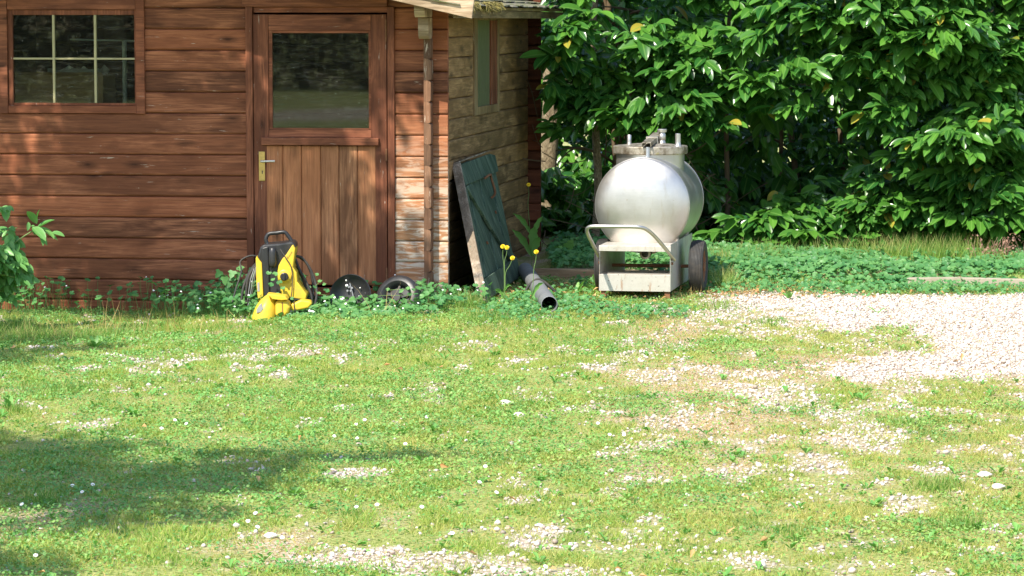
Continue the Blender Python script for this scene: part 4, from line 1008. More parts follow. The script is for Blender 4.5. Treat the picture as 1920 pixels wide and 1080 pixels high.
# ------------------------------------------------------------------ lawn
rg = np.random.default_rng(33)
def cand(n, y0=9.3, y1=22.0, mar=.55):
    y = rg.random(n) * (y1 - y0) + y0; x = (rg.random(n) * 2 - 1) * (.168 * y1 + mar); k = abs(x) < .168 * y + mar; return x[k], y[k]
def in_shed(x, y, pad=.0):
    dx, dy = x - O.x, y - O.y; lx = dx * ex_.x + dy * ex_.y; ly = dx * ey_.x + dy * ey_.y
    return (lx < .1 + pad) & (ly > -.03 - pad) & (lx > -4.3) | ((lx < .0) & (ly > -.03) & (lx > -4.3))
def on_tank(x, y):
    dx, dy = x - tb.x, y - tb.y; c, s_ = math.cos(TA), math.sin(TA); lx = dx * c - dy * s_; ly = dx * s_ + dy * c
    return (abs(lx) < .34) & (ly > .0) & (ly < 1.2)
g2 = np.random.default_rng(2)
BLD = np.array([(-.5, 0, 0), (.5, 0, 0), (.42, .4, .02), (-.42, .4, .02), (.25, .75, .12), (-.25, .75, .12), (0, 1, .28)]); BLDF = [[(0, 1, 2, 3), (3, 2, 4, 5)], [(5, 4, 6)]]
BAL = BLD[:, 1]
def blades(name, x, y, h, w, mat, lean=.45, z=None, parent=None):
    n = len(x); d = np.stack([rg.normal(0, lean, n), rg.normal(0, lean, n), np.ones(n)], 1); nr = rg.normal(0, 1, (n, 3)); nr[:, 2] = .2
    z = gz(x, y) - .004 if z is None else z
    V, F = scatter(BLD, BLDF, np.stack([x, y, z], 1), frames(d, nr), np.stack([w, h, h], 1))
    return np_mesh(name, V, F, mat, parent, {'along': np.tile(BAL, n)})
x, y = cand(980000); gr = gravel_at(x, y, 'grass'); lu = lush_at(x, y); tuft = fbm(x * 7, y * 5 + 9, 3)
k = rg.random(len(x)) < (.26 + .74 * lu) * (1 - np.clip(gr * 1.25, 0, .985)) * (.35 + 1.2 * sstep(.4, .62, tuft)) * .8
k &= ~in_shed(x, y) & ~(on_tank(x, y) & (rg.random(len(x)) < .8)); x, y, lu, tuft = x[k], y[k], lu[k], tuft[k]
h = (.010 + .018 * rg.random(len(x))) * (.7 + .5 * lu) * (.7 + .9 * sstep(.45, .7, tuft)); print('grass', len(x))
o = blades('lawn_grass', x, y, h, .0022 + .002 * rg.random(len(x)), MAT['grass'], .75); tag(o, kind='stuff', label='short patchy lawn grass with dry yellow tips', cat='grass')
# low clover and ground leaves
x, y = cand(620000); gr = gravel_at(x, y); lu = lush_at(x, y); cn = fbm(x * 1.7 + 80, y * 1.1 + 20, 4)
cb_ = .8 * sstep(.47, .62, cn + .10 * sstep(0, -1.2, x))
for px, py, rx, ry in ((1310, 915, 190, 35), (1720, 1003, 220, 28), (1130, 870, 260, 45), (400, 900, 500, 70), (1560, 780, 90, 14), (1800, 770, 140, 12), (1090, 985, 60, 20), (1250, 960, 120, 15)):
    c = G(px, py); ax_ = rx / FP * c.y; ay_ = abs(G(px, py - ry).y - G(px, py + ry).y) / 2; cb_ = np.maximum(cb_, .8 * sstep(1.5, .3, ((x - c.x) / ax_) ** 2 + ((y - c.y) / ay_) ** 2 + (fbm(x * 5, y * 4, 3) - .5) * 1.6))
k = (rg.random(len(x)) < (.14 + .7 * cb_) * (1 - np.clip(gr * 1.3, 0, .99))) & ~in_shed(x, y); x, y, cb_ = x[k], y[k], cb_[k]; n = len(x); print('clover', n)
HX = np.array([(0, 0, 0), (.42, .25, .08), (.48, .65, .10), (0, .95, .02), (-.48, .65, .10), (-.42, .25, .08)])
d = np.stack([rg.normal(0, 1, n), rg.normal(0, 1, n), rg.normal(.15, .45, n)], 1)
V, F = scatter(HX, [[(0, 1, 2, 3), (3, 4, 5, 0)]], np.stack([x, y, gz(x, y) + .004 + rg.random(n) * (.01 + .018 * cb_)], 1), frames(d, np.stack([rg.normal(0, .5, n), rg.normal(-.1, .5, n), np.ones(n)], 1)), .006 + .009 * rg.random(n))
o = np_mesh('clover', V, F, MAT['clover']); tag(o, kind='stuff', label='low clover and small round leaves spread through the lawn', cat='clover')
# broader weeds mixed through the lawn
x, y = cand(2600); lu = lush_at(x, y); k = (rg.random(len(x)) < .15 + .7 * lu) & (gravel_at(x, y) < .5) & ~in_shed(x, y); x, y = x[k], y[k]; n = len(x); q = 5
WT = np.array([(0, 0, 0), (.20, .3, .06), (.5, .7, .12), (0, 1, .0), (-.5, .7, .12), (-.20, .3, .06)])
X5 = np.repeat(x, q); Y5 = np.repeat(y, q); a = rg.random(n * q) * 6.28
d = np.stack([np.cos(a), np.sin(a), rg.random(n * q) * .9 + .1], 1)
L = np.repeat(.022 + .028 * rg.random(n), q) * (.7 + .5 * rg.random(n * q))
V, F = scatter(WT, [[(0, 1, 2, 3), (3, 4, 5, 0)]], np.stack([X5, Y5, gz(X5, Y5) + .003], 1), frames(d, np.tile([0, 0, 1.], (n * q, 1))), np.stack([L * .42, L, L], 1))
o = np_mesh('lawn_weeds', V, F, MAT['weed']); tag(o, kind='stuff', label='small broad leaved weeds growing all through the lawn', cat='weeds')

# gravel
ph = (1 + 5 ** .5) / 2
IV = np.array([(-1, ph, 0), (1, ph, 0), (-1, -ph, 0), (1, -ph, 0), (0, -1, ph), (0, 1, ph), (0, -1, -ph), (0, 1, -ph), (ph, 0, -1), (ph, 0, 1), (-ph, 0, -1), (-ph, 0, 1)]) / 1.9
IF = [(0, 11, 5), (0, 5, 1), (0, 1, 7), (0, 7, 10), (0, 10, 11), (1, 5, 9), (5, 11, 4), (11, 10, 2), (10, 7, 6), (7, 1, 8), (3, 9, 4), (3, 4, 2), (3, 2, 6), (3, 6, 8), (3, 8, 9), (4, 9, 5), (2, 4, 11), (6, 2, 10), (8, 6, 7), (9, 8, 1)]
def stones(name, x, y, r, lab, zoff=0):
    n = len(x); parts = []; c = rg.integers(0, 6, n)
    for v in range(6):
        T = IV * (1 + .35 * (np.random.default_rng(v).random((12, 1)) - .5)) * np.array([1, .8, .62]); k = c == v
        parts.append(scatter(T, [IF], np.stack([x[k], y[k], gz(x[k], y[k]) + r[k] * (.15 + .5 * rg.random(k.sum())) + zoff], 1), rz_frames(rg.random(k.sum()) * 6.28, rg.normal(0, .35, (k.sum(), 3))), r[k]))
    V, F = join(parts); o = np_mesh(name, V, F, MAT['gravel']); return tag(o, kind='stuff', label=lab, cat='gravel')
x, y = cand(240000, 9.3, 21.4); gr = gravel_at(x, y)
k = (rg.random(len(x)) < np.clip(gr * 1.05 - .10, 0, 1) ** 1.5 + .010) & ~in_shed(x, y, .02); x, y = x[k], y[k]; print('stones', len(x))
stones('gravel_stones', x, y, .0052 + .0078 * rg.random(len(x)) ** 1.6 + .006 * (rg.random(len(x)) < .05), 'loose white and pinkish gravel scattered over yard and lawn')
for px, py, sz, lab in ((948, 758, .026, 'smooth cream stone lying in the middle of the lawn'), (972, 781, .024, 'pale flat stone just in front of the smooth cream stone'), (1846, 893, .024, 'cream stone alone in the grass near the right edge'), (1872, 915, .022, 'pale stone right of and nearer than the cream stone at the right edge'),
                        (989, 867, .0, ''), (996, 960, .0, ''), (508, 1007, .020, 'white egg shaped stone near the lower left daisies'), (460, 645, .016, 'white stone in short grass before the pressure washer')):
    if not sz: continue
    c = G(px, py); import bmesh
    bm = bmesh.new(); bmesh.ops.create_icosphere(bm, subdivisions=3, radius=1)
    for v in bm.verts: v.co = Vector((v.co.x * sz * 1.25, v.co.y * sz, v.co.z * sz * .6)) * (1 + .12 * math.sin(v.co.x * 3 + px) * math.cos(v.co.z * 4 + v.co.y * 2))
    me = bpy.data.meshes.new('stone'); bm.to_mesh(me); bm.free(); me.shade_smooth(); me.materials.append(MAT['gravel']); o = bpy.data.objects.new('stone', me); COL.objects.link(o); o.location = (c.x, c.y, float(gz(c.x, c.y)) + sz * .4); tag(o, lab, 'stone')

# fallen leaves
n = 1500; y = rg.random(n) * 11.8 + 9.6; x = (rg.random(n) * 2 - 1) * (.168 * y + .3)
w_ = .06 + .9 * np.exp(-((x - .9) / 1.2) ** 2 - ((y - 20.3) / .9) ** 2) + .35 * np.exp(-((y - 20.9) / .4) ** 2) * (x > .5); k = (rg.random(n) < w_) & ~in_shed(x, y); x, y = x[k], y[k]
x2 = np.concatenate([x, rg.normal(1.3, .7, 420), rg.normal(.35, .25, 120)]); y2 = np.concatenate([y, rg.normal(20.75, .3, 420), rg.normal(20.2, .4, 120)]); k = ~in_shed(x2, y2); x, y = x2[k], y2[k]; n = len(x)
V, F = scatter(WT * np.array([1, 1, 2.2]), [[(0, 1, 2, 3), (3, 4, 5, 0)]], np.stack([x, y, gz(x, y) + .012 + .015 * rg.random(n)], 1), rz_frames(rg.random(n) * 6.28, rg.normal(0, .5, (n, 3))), np.stack([.4 * (.5 + rg.random(n)) * .04, .025 + .03 * rg.random(n), .03 * np.ones(n)], 1))
o = np_mesh('fallen_leaves', V, F, MAT['litter']); tag(o, kind='stuff', label='dry tan and orange leaves fallen around the tank and pipe', cat='leaves')

# ------------------------------------------------------------------ leafy ground cover
gt = [(0, 0, -.05)]; 
for k in range(12):
    a = 2 * math.pi * k / 12 + .26; r_ = .5 if k % 2 else .44
    if k == 9: r_ = .16
    gt.append((r_ * math.cos(a), r_ * math.sin(a), .07 + .03 * (k % 2)))
gt = np.array(gt); gf = [[(0, 1 + k, 1 + (k + 1) % 12) for k in range(12)]]
def cover(name, x, y, zt, size, lab, flowers=None):
    n = len(x); z0 = gz(x, y); z = z0 + zt
    p = np.stack([x, y, z], 1); a = rg.random(n) * 6.28
    V, F = scatter(gt, gf, p, rz_frames(a, np.stack([rg.normal(-.10, .38, n), rg.normal(-.35, .38, n), np.zeros(n)], 1)), size)
    st = np.array([(-.5, 0, 0), (.5, 0, 0), (.5, 1, 0), (-.5, 1, 0)])
    b_ = np.stack([x + rg.normal(0, .03, n), y + rg.random(n) * .04, z0], 1); d = p - b_; L = np.linalg.norm(d, axis=1)
    V2, F2 = scatter(st, [[(0, 1, 2, 3)]], b_, frames(d, np.tile([0, -1., 0], (n, 1)) + rg.normal(0, .3, (n, 3))), np.stack([np.full(n, .0022), L, L], 1))
    V, F = join([(V, F), (V2, F2)]); o = np_mesh(name, V, F, MAT['cover']); return tag(o, kind='stuff', label=lab, cat='ground cover')
x, y = cand(26000, 17.4, 20.6); dx, dy = x - O.x, y - O.y; lx = dx * ex_.x + dy * ex_.y; ly = dx * ey_.x + dy * ey_.y
front_lim = np.interp(lx, [-3.4, -2.6, -2.0, -1.3, -.8, -.2, .15, .35, .5], [-.45, -.45, -.5, -.85, -1.1, -1.3, -1.1, -.5, -.1])
dn = np.interp(lx, [-3.4, -2.7, -2.4, -2.0, -1.5, -.9, .1, .35, .5], [.35, .5, .22, .25, .8, 1, .95, .4, .0])
nn = fbm(x * 4, y * 4, 3)
k = (ly < -.03) & (ly > front_lim + (nn - .5) * .5) & (rg.random(len(x)) < dn * sstep(.30, .5, nn)); x, y, lx, ly = x[k], y[k], lx[k], ly[k]
k = np.argsort(rg.random(len(x)))[:6500]; x, y, lx, ly = x[k], y[k], lx[k], ly[k]
hh = (.05 + .10 * sstep(-1.1, -.35, ly)) * (.35 + .75 * rg.random(len(x))) * (.6 + .8 * fbm(x * 3 + 9, y * 3, 2)) * np.where((lx > -1.35) & (lx < .1), 1.15, 1)
hh = hh * np.where(lx < -.95, 1.3, 1.0) * (1 - .62 * ((lx > -.82) & (lx < -.02) & (ly < -.12)))
cover('round_leaved_plants', x, y, hh, .026 + .030 * rg.random(len(x)), 'low mat of round lobed green leaves along the foot of the shed wall')
# small white flowers among it
k = rg.random(len(x)) < .035; xx, yy2, zz2 = x[k], y[k], hh[k]; n = k.sum()
V, F = scatter(gt * [1, 1, 1], gf, np.stack([xx, yy2 - .01, gz(xx, yy2) + zz2 + .02], 1), rz_frames(rg.random(n) * 6, np.stack([rg.normal(0, .3, n), np.full(n, -.8), np.zeros(n)], 1)), .011 + .008 * rg.random(n))
o = np_mesh('white_flowers', V, F, MAT['petal']); tag(o, kind='stuff', label='tiny white flowers dotted among the round leaves below the shed', cat='flowers')
# bed behind the kerb
x, y = cand(30000, 21.2, 24.4, .9); kl = G(1300, 531); kr = G(1920, 539); ky = np.interp(x, [.2, kl.x, kr.x, 6], [22.05, kl.y + .08, kr.y + .08, kr.y - .1])
k = (x > .28) & (y > ky) & ~in_shed(x, y, .1) & (rg.random(len(x)) < sstep(.25, .45, fbm(x * 3, y * 3, 3))); x, y = x[k], y[k]; k = np.argsort(rg.random(len(x)))[:11500]; x, y = x[k], y[k]
cover('bed_ground_cover', x, y, (.018 + .05 * rg.random(len(x)) + .05 * (x < 1.5) * rg.random(len(x))) * (.7 + .6 * fbm(x * 2, y * 2, 2)), .032 + .026 * rg.random(len(x)), 'dense green ground cover filling the bed between kerb and hedge')
# spilling over and in front of the kerb, around pipe and tank feet
c_ = [(G(px, py), rx, ry, q) for px, py, rx, ry, q in ((1500, 545, 260, 10, 700), (1790, 545, 200, 9, 700), (1330, 525, 60, 14, 260), (1180, 590, 110, 10, 260), (960, 585, 70, 16, 330), (1085, 575, 60, 14, 220), (1010, 560, 60, 10, 200), (1120, 540, 50, 10, 120))]
x = np.concatenate([c.x + rg.normal(0, rx / FP * c.y / 1.6, q) for c, rx, ry, q in c_]); y = np.concatenate([c.y + rg.normal(0, ry * c.y ** 2 / (1.86 * FP) / 1.6, q) for c, rx, ry, q in c_])
k = ~in_shed(x, y, .03) & ~on_tank(x, y); x, y = x[k], y[k]
cover('creeping_leaves', x, y, .015 + .045 * rg.random(len(x)), .018 + .022 * rg.random(len(x)), 'creeping green leaves over the kerb and around the tank')

# longer grass, tufts and dry stalks
def tufts(name, lst, mat, lab, cat='grass', lean=.35, wd=.0035):
    X_, Y_, H_ = [], [], []
    for px, py, rx, ry, n, h in lst:
        c = G(px, py); X_.append(c.x + rg.normal(0, rx / FP * c.y / 1.8, n)); Y_.append(c.y + rg.normal(0, ry * c.y ** 2 / (1.86 * FP) / 1.8, n)); H_.append(h * (.45 + .65 * rg.random(n)))
    x, y, h = np.concatenate(X_), np.concatenate(Y_), np.concatenate(H_); k = ~in_shed(x, y, .0); x, y, h = x[k], y[k], h[k]
    o = blades(name, x, y, h, wd * (.6 + .7 * rg.random(len(x))), mat, lean); return tag(o, kind='stuff', label=lab, cat=cat)
tufts('long_grass', [(60, 625, 90, 14, 900, .10), (180, 620, 70, 10, 500, .09), (20, 600, 60, 10, 400, .13), (280, 600, 60, 8, 180, .10), (420, 610, 80, 12, 350, .06), (520, 622, 100, 10, 400, .05), (880, 578, 26, 7, 420, .13), (905, 600, 50, 10, 500, .08), (1355, 540, 24, 7, 420, .16), (1700, 494, 110, 6, 900, .20), (1780, 494, 90, 6, 600, .20), (1450, 496, 100, 6, 500, .15), (1600, 494, 80, 6, 400, .17), (1340, 515, 30, 8, 500, .16), (1420, 505, 80, 8, 160, .12), (1600, 505, 70, 8, 150, .12), (1860, 505, 70, 8, 220, .13),
    (1440, 605, 30, 6, 300, .05), (1700, 800, 40, 8, 240, .05), (1760, 915, 45, 10, 420, .06), (1800, 985, 60, 14, 420, .05), (80, 940, 30, 8, 220, .07), (100, 735, 70, 12, 500, .06), (30, 770, 30, 8, 220, .06), (1270, 575, 60, 7, 160, .07), (1480, 1000, 40, 10, 120, .05), (1000, 615, 100, 12, 420, .05), (1180, 615, 100, 12, 360, .05), (1350, 575, 60, 8, 260, .06), (750, 640, 100, 9, 380, .05), (1100, 640, 160, 10, 380, .045)], MAT['long_grass'], 'longer grass tufts along the shed foot, kerb and lawn edges')
tufts('dry_stalks', [(210, 610, 90, 10, 40, .26), (300, 612, 90, 10, 30, .20), (60, 630, 80, 12, 60, .14), (420, 605, 50, 8, 16, .14), (740, 590, 60, 8, 10, .3), (560, 625, 90, 8, 70, .05), (900, 620, 60, 8, 30, .07), (1300, 560, 50, 8, 50, .10), (1390, 555, 50, 8, 60, .10), (1700, 510, 120, 6, 30, .16)], MAT['dry_grass'], 'dry straw coloured stalks standing along the shed foot and bed', lean=.5, wd=.003)
x, y = cand(400000, 9.3, 20.8); dry_ = 1 - lush_at(x, y); k = (rg.random(len(x)) < (.25 * sstep(-.4, 1.4, x) + .75 * dry_ ** 1.2) * (1 - np.clip(gravel_at(x, y, 'grass') * 1.1, 0, .92)) + .10) & ~in_shed(x, y); x, y = x[k], y[k]
o = blades('dead_grass', x, y, .016 + .02 * rg.random(len(x)), .002 + .0015 * rg.random(len(x)), MAT['dry_grass'], 1.6); tag(o, kind='stuff', label='short dead straw lying through the thin parts of the lawn', cat='straw')

# pink flowering weeds at the right edge
root = empty('pink_flowered_plant', G(1880, 500)); tag(root, 'wispy plant with dusty pink flowers at the right edge below the hedge', 'plant')
n = 190; c = root.location; x = rg.normal(0, .12, n); y = rg.normal(0, .08, n); z = .06 + .15 * rg.random(n) + .05 * np.sin(x * 20)
V, F = scatter(HX, [[(0, 1, 2, 3), (3, 4, 5, 0)]], np.stack([x, y, z], 1), frames(rg.normal(0, 1, (n, 3)), rg.normal(0, 1, (n, 3))), .012 + .008 * rg.random(n)); np_mesh('flowers', V, F, MAT['pink'], root)
m = MB()
for k in range(26): a = (rg.normal(0, .11), rg.normal(0, .06)); m.tube([(a[0], a[1], -.02), (a[0] + rg.normal(0, .02), a[1], .1), (a[0] + rg.normal(0, .03), a[1], .18 + .05 * rg.random())], .0016, 4)
m.build('stem', MAT['pink'], root)

# yellow flowers on tall stems
def flowering(px, py, Y, heads, leaves, lab):
    b_ = P(px, py, Y); b_.z = float(gz(b_.x, Y)); root = empty('yellow_flowered_plant', b_); tag(root, lab, 'flower', 'yellow flowers beside the shutter and pipe'); m = MB()
    for hx, hy, jx, jy in heads:
        hp = P(hx, hy, Y) - b_; jp = P(jx, jy, Y) - b_; m.tube(smooth_path([(0, 0, 0), tuple(jp * .5 + Vector((.004, 0, 0))), tuple(jp), tuple(jp.lerp(hp, .5) + Vector((.004 * (1 if hx > jx else -1), 0, 0))), tuple(hp)], 4), [.0032 - .0001 * q for q in range(17)], 6)
    m.build('stem', MAT['stem'], root, smooth=60)
    for hx, hy, _, _ in heads:
        hp = P(hx, hy, Y) - b_; hm = MB(); r_ = .0145
        T_ = Matrix.Translation(hp) @ Matrix.Rotation(R(58), 4, 'X')
        hm.lathe([(0, -.008), (.007, -.006), (.009, .0), (.006, .006), (0, .008)], T_, 12)
        for ring, (n_, rr, zz_) in enumerate(((16, r_, .002), (14, r_ * .85, .008), (11, r_ * .6, .013), (7, r_ * .35, .016))):
            for k in range(n_):
                a = 2 * math.pi * k / n_ + ring; c_, s_ = math.cos(a), math.sin(a); w_ = .0035
                hm.add([(c_ * .002 - s_ * w_, s_ * .002 + c_ * w_, zz_ * .5), (c_ * .002 + s_ * w_, s_ * .002 - c_ * w_, zz_ * .5), (c_ * rr + s_ * w_, s_ * rr - c_ * w_, zz_), (c_ * rr * 1.1, s_ * rr * 1.1, zz_), (c_ * rr - s_ * w_, s_ * rr + c_ * w_, zz_)], [(0, 1, 2, 3, 4)], T_)
        hm.build('flower_head', MAT['petal_y'], root)
    lm = MB()
    for lx0, ly0, lx1, ly1, w_ in leaves:
        a, c = P(lx0, ly0, Y) - b_, P(lx1, ly1, Y - .03) - b_; d_ = c - a; sd = d_.cross(Vector((0, 1, .4))).normalized(); vs = []; fs = []
        for q in range(8):
            t = q / 7; ww = w_ * math.sin(math.pi * min(.97, .1 + .87 * t)) * (1 + (.28 if q % 2 else -.1)); pt_ = a + d_ * t + Vector((0, 0, .03 * math.sin(math.pi * t)))
            vs += [pt_ - sd * ww + Vector((0, -.006, 0)), pt_, pt_ + sd * ww + Vector((0, -.006, 0))]
        for q in range(7):
            for e in range(2): i2 = q * 3 + e; fs.append((i2, i2 + 1, i2 + 4, i2 + 3))
        lm.add(vs, fs)
    if leaves: lm.build('leaf', MAT['weed'], root, smooth=70, each=True)
flowering(944, 585, 19.75, [(943, 462.5, 945, 500), (950.5, 464.5, 946, 492), (961, 484, 948, 512)], [(945, 560, 925, 545, .010), (946, 545, 962, 540, .008)], 'slim plant with three yellow flower heads before the green shutter')
flowering(994, 592, 19.6, [(1005.5, 472.5, 1001, 505)], [(996, 560, 1020, 530, .012), (996, 580, 975, 568, .012)], 'single yellow flower on a tall stem above the grey pipe')
flowering(998, 505, 22.3, [(991, 346.5, 990, 385)], [(996, 440, 962, 400, .016), (997, 450, 1018, 405, .016), (998, 470, 1002, 425, .03), (997, 480, 960, 430, .022), (999, 480, 1012, 445, .026)], 'tall yellow flower standing before the rear corner of the shed')
def rosette(px, py, Y, leaves, lab, mat='weed', name='broad_leaved_weed'):
    b_ = P(px, py, Y); b_.z = float(gz(b_.x, Y)); root = empty(name, b_); tag(root, lab, 'weed'); lm = MB()
    for a, L_, w_, up_ in leaves:
        d_ = Vector((math.cos(a) * math.cos(up_), math.sin(a) * math.cos(up_), math.sin(up_))) * L_; sd = Vector((-math.sin(a), math.cos(a), 0)); vs = []; fs = []; nv = sd.cross(d_).normalized()
        for q in range(9):
            t = q / 8; ww = w_ * (.25 + .75 * math.sin(math.pi * min(1, t * .95 + .0)) ** .8) * (1 + (.22 if q % 2 else -.1)) * (1 if q < 8 else .15); pt_ = d_ * t + Vector((0, 0, -.25 * L_ * t * t + .1 * L_ * t))
            vs += [pt_ - sd * ww + Vector((0, 0, .15 * ww)), pt_ - Vector((0, 0, .1 * ww)), pt_ + sd * ww + Vector((0, 0, .15 * ww))]
        for q in range(8):
            for e in range(2): i2 = q * 3 + e; fs.append((i2, i2 + 1, i2 + 4, i2 + 3))
        lm.add(vs, fs)
    lm.build('leaf', MAT[mat], root, smooth=70)
random.seed(31); ra = random.uniform
rosette(1080, 545, 20.6, [(ra(0, 6.28), ra(.10, .17), ra(.010, .015), ra(.4, 1.1)) for _ in range(9)], 'big dandelion leaf rosette just right of the grey pipe')
rosette(1122, 545, 20.9, [(ra(0, 6.28), ra(.10, .17), ra(.015, .022), ra(.5, 1.2)) for _ in range(7)], 'dandelion leaves half hidden behind the left foot of the tank')
rosette(955, 545, 20.4, [(ra(-1, 3), ra(.12, .18), ra(.025, .032), ra(.2, .7)) for _ in range(6)], 'broad leaved plant at the foot of the green shutter')
rosette(1063, 500, 22.9, [(ra(0, 6.28), ra(.16, .2), ra(.03, .04), ra(.8, 1.3)) for _ in range(5)], 'upright broad leaves in the bed between shed and tank')
rosette(1645, 592, 19.3, [(.5, .09, .009, .6), (2.5, .10, .009, .65), (1.4, .06, .008, .4), (5, .05, .008, .3), (3.6, .05, .008, .3)], 'small two horned weed growing alone in the white gravel')
rosette(1585, 545, 21.0, [(ra(0, 6.28), ra(.07, .12), ra(.010, .016), ra(.5, 1.2)) for _ in range(9)], 'dandelion rosette between the kerb and the white gravel')
rosette(1480, 568, 20.3, [(ra(0, 6.28), ra(.06, .10), ra(.010, .014), ra(.5, 1.2)) for _ in range(8)], 'leafy weed at the near edge of the leaves right of the tank')
rosette(180, 655, 17.4, [(ra(0, 6.28), ra(.06, .11), ra(.010, .016), ra(.3, 1.1)) for _ in range(10)], 'dandelion rosette in the lawn below the shed window')
rosette(250, 790, 14.3, [(ra(0, 6.28), ra(.05, .09), ra(.009, .014), ra(.2, .9)) for _ in range(10)], 'flat dandelion rosette at the upper edge of the shaded lawn')
rosette(20, 780, 14.5, [(ra(0, 6.28), ra(.06, .10), ra(.009, .014), ra(.4, 1.1)) for _ in range(12)], 'dandelion rosette in sunlit grass at the left edge')
rosette(1830, 1000, 11.1, [(ra(0, 6.28), ra(.04, .07), ra(.008, .012), ra(.3, 1.0)) for _ in range(10)], 'broad leaved weed in bright grass at the lower right')
rosette(1640, 965, 11.6, [(ra(0, 6.28), ra(.04, .06), ra(.008, .012), ra(.2, .9)) for _ in range(9)], 'low broad leaved weed beside the pebbles at lower right')

# daisies, one by one
b0 = empty('daisy', (0, 0, 0)); tag(b0, 'small white daisy open in the short lawn', 'daisy', 'daisies scattered in the lawn')
m = MB(); T_ = Matrix.Translation((0, 0, .034)) @ Matrix.Rotation(R(38), 4, 'X')
for k in range(18):
    a = 2 * math.pi * k / 18; c_, s_ = math.cos(a), math.sin(a); r1, r2, w_ = .002, .0115, .0019
    m.add([(c_ * r1 - s_ * w_ * .5, s_ * r1 + c_ * w_ * .5, 0), (c_ * r1 + s_ * w_ * .5, s_ * r1 - c_ * w_ * .5, 0), (c_ * r2 + s_ * w_, s_ * r2 - c_ * w_, .001), (c_ * r2 * 1.1, s_ * r2 * 1.1, .001), (c_ * r2 - s_ * w_, s_ * r2 + c_ * w_, .001)], [(0, 1, 2, 3, 4)], T_)
m.build('petals', MAT['petal'], b0)
m = MB(); m.lathe([(.0038, 0), (.0034, .0015), (0, .0026)], T_, 10); m.build('centre', MAT['petal_y'], b0, smooth=60)
m = MB(); m.tube([(0, 0, -.01), (.001, .002, .02), (0, 0, .034)], .0009, 5); m.build('stem', MAT['stem'], b0)
pts = [(136, 914), (174, 912), (154, 926), (68, 932), (41, 950), (67, 1046), (483, 994), (465, 983), (479, 968), (529, 1014), (627, 823), (349, 799), (328, 792), (303, 807), (800, 786), (668, 800), (670, 827), (684, 791), (707, 953), (668, 957), (791, 958), (848, 1008), (899, 911), (931, 932), (1121, 799), (1143, 822), (1170, 823), (910, 882), (760, 839), (1023, 1072)]
ch_ = list(b0.children)
for i2, (px, py) in enumerate(pts):
    c = G(px, py + 4); 
    if i2 == 0: o = b0
    else:
        o = b0.copy(); COL.objects.link(o)
        for q in ch_: e = q.copy(); COL.objects.link(e); e.parent = o
    o.location = (c.x, c.y, float(gz(c.x, c.y))); o.rotation_euler = (0, 0, random.uniform(-.6, .6)); o.scale = (.68, .68, .68)

# shrub reaching in at the left edge
sh = empty('shrub', (-3.45, 18.95, -.05)); tag(sh, 'leafy green shrub reaching in at the left edge before the shed wall', 'shrub')
rg = np.random.default_rng(9); tp = []; dr2 = []
def sp(px, py, Y, n, sx, sz, d):
    for _ in range(n):
        c = P(px - 22 + rg.normal(0, sx), py + 22 + rg.normal(0, sz) * .85, Y + rg.normal(0, .06)); tp.append(c[:]); dr2.append((d[0] + rg.normal(0, .3), d[1] + rg.normal(0, .4), d[2] + rg.normal(0, .25)))
sp(20, 455, 18.9, 26, 22, 14, (.8, -.4, -.25)); sp(50, 460, 18.9, 12, 14, 12, (1, -.3, -.5)); sp(20, 505, 19.05, 16, 26, 16, (.7, -.4, -.6)); sp(60, 500, 19.0, 6, 10, 12, (.9, -.2, -.6)); sp(-30, 460, 18.8, 40, 40, 45, (.5, -.6, 0)); sp(-120, 420, 18.9, 60, 70, 60, (.1, -.7, .1))
p, M, sc = spray_leaves(np.array(tp), np.array(dr2), 9, .15, .072, 3, .5, 1.0); V, F = scatter(LT, LF, p, M, sc); a1 = len(p)
t5 = P(70, 405, 18.95); t6 = np.array([t5[:], P(95, 432, 18.95)[:], P(75, 440, 18.9)[:]]); p, M, sc = spray_leaves(t6, np.array([(.1, -.2, .9), (1, -.2, -.2), (.6, -.3, -.6)]), 4, .12, .085, 8, .05, .8); V2, F2 = scatter(LT, LF, p, M, sc)
V, F = join([(V, F), (V2, F2)]); np_mesh('foliage', V - np.array([-3.45, 18.95, -.05]), F, MAT['shrub'], sh, {'across': np.tile(LA, a1 + len(p))}, True)
m = MB(); so = sh.location
for k in range(9):
    e = Vector(tp[k * 7]) - so; m.tube(smooth_path([(0, 0, 0), e * .5 + Vector((0, 0, .15)), e - Vector((.05, 0, 0))], 4), .005, 5)
e = P(62, 432, 18.95) - so; m.tube(smooth_path([(0, 0, .1), e * .6 + Vector((0, 0, .1)), e], 5), .004, 5)
m.build('stem', MAT['stem'], sh)
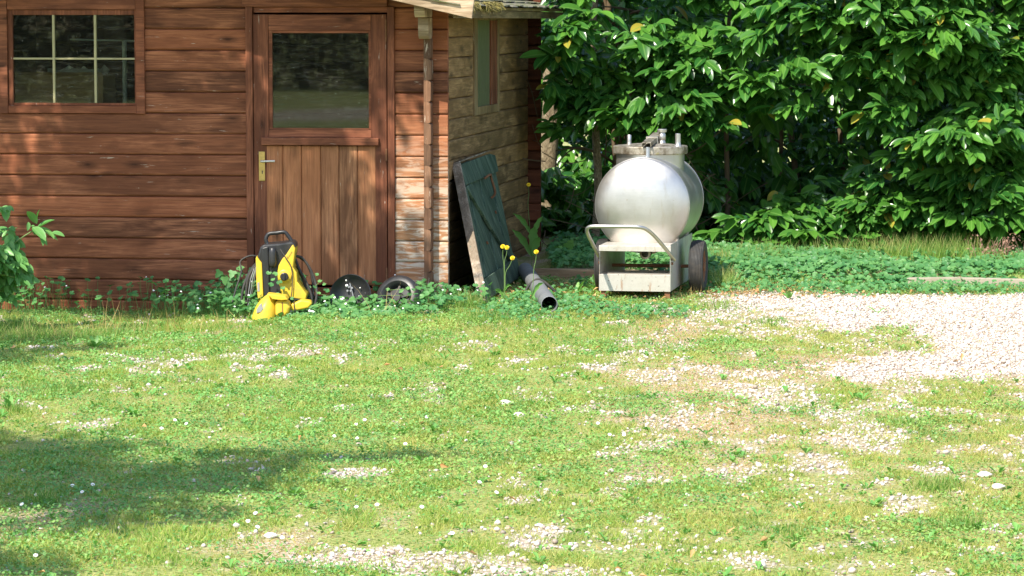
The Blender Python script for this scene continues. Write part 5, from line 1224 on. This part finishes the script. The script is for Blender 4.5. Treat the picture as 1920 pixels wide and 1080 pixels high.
# ivy sprig left of the washer
iv = empty('ivy', P(455, 590, 19.75)); tag(iv, 'dark ivy sprig climbing beside the black hose left of the washer', 'ivy')
IVT = np.array([(0, 0, 0), (.30, -.08, .02), (.55, .18, -.02), (.30, .38, .03), (.30, .62, 0), (0, 1, -.05), (-.30, .62, 0), (-.30, .38, .03), (-.55, .18, -.02), (-.30, -.08, .02), (0, .35, -.03)])
IVF = [[(10, k, (k + 1) % 10) for k in range(10)]]
q = [(413, 508), (421, 519), (437, 508), (447, 500), (452, 500), (440, 520), (432, 530), (428, 540), (445, 545), (434, 552), (424, 556), (440, 562), (450, 512), (444, 530), (466, 524), (426, 548)]
p = np.array([(P(a, b, 19.72) - iv.location)[:] for a, b in q]); n = len(p); d = np.stack([rg.normal(0, .6, n), rg.normal(-.3, .2, n), rg.normal(-.7, .3, n)], 1)
V, F = scatter(IVT, IVF, p, frames(d, np.tile([0, -1., .5], (n, 1)) + rg.normal(0, .3, (n, 3))), .04 + .02 * rg.random(n)); np_mesh('leaf', V, F, MAT['cover'], iv)
m = MB(); m.tube(smooth_path([P(a, b, 19.74) - iv.location for a, b in [(440, 580), (432, 555), (434, 530), (442, 512), (455, 498)]], 4), .003, 5); m.tube([P(434, 530, 19.74) - iv.location, P(422, 516, 19.74) - iv.location, P(410, 507, 19.74) - iv.location], .002, 5); m.build('stem', MAT['twig'], iv)
# weeds climbing over the washer and the bowl
for nm, q, lab in (('leafy_sprig', [(504, 512), (516, 514), (512, 524), (524, 530), (508, 534), (530, 540), (520, 552), (533, 556)], 'thin leafy sprig grown up in front of the pressure washer'),
                   ('leafy_sprig', [(594, 515), (600, 527), (608, 533), (590, 538), (612, 545), (598, 550), (606, 558), (622, 556)], 'thin leafy sprig between the washer and the black bowl'),
                   ('leafy_sprig', [(548, 560), (556, 572), (545, 578), (566, 582), (574, 574), (560, 590), (580, 588), (540, 590)], 'leafy sprig grown over the right end of the yellow cleaning head'),
                   ('leafy_sprig', [(727, 543), (752, 546), (765, 541), (775, 543), (768, 552), (704, 555), (697, 556)], 'leafy sprig grown across the loose black wheel')):
    b_ = P(q[-1][0], 585, 19.42); iv = empty(nm, b_); tag(iv, lab, 'plant'); p = np.array([(P(a, b, 19.42) - b_)[:] for a, b in q]); n = len(p)
    V, F = scatter(gt, gf, p, rz_frames(rg.random(n) * 6, np.stack([rg.normal(0, .3, n), np.full(n, -.8), np.zeros(n)], 1)), .028 + .016 * rg.random(n)); np_mesh('leaf', V, F, MAT['cover'], iv)
    m = MB(); m.tube(smooth_path([(0, 0, -.03)] + [tuple(v + np.array([0, .003, -.005])) for v in p[::-2]], 3), .0016, 5)
    m.build('stem', MAT['stem'], iv)
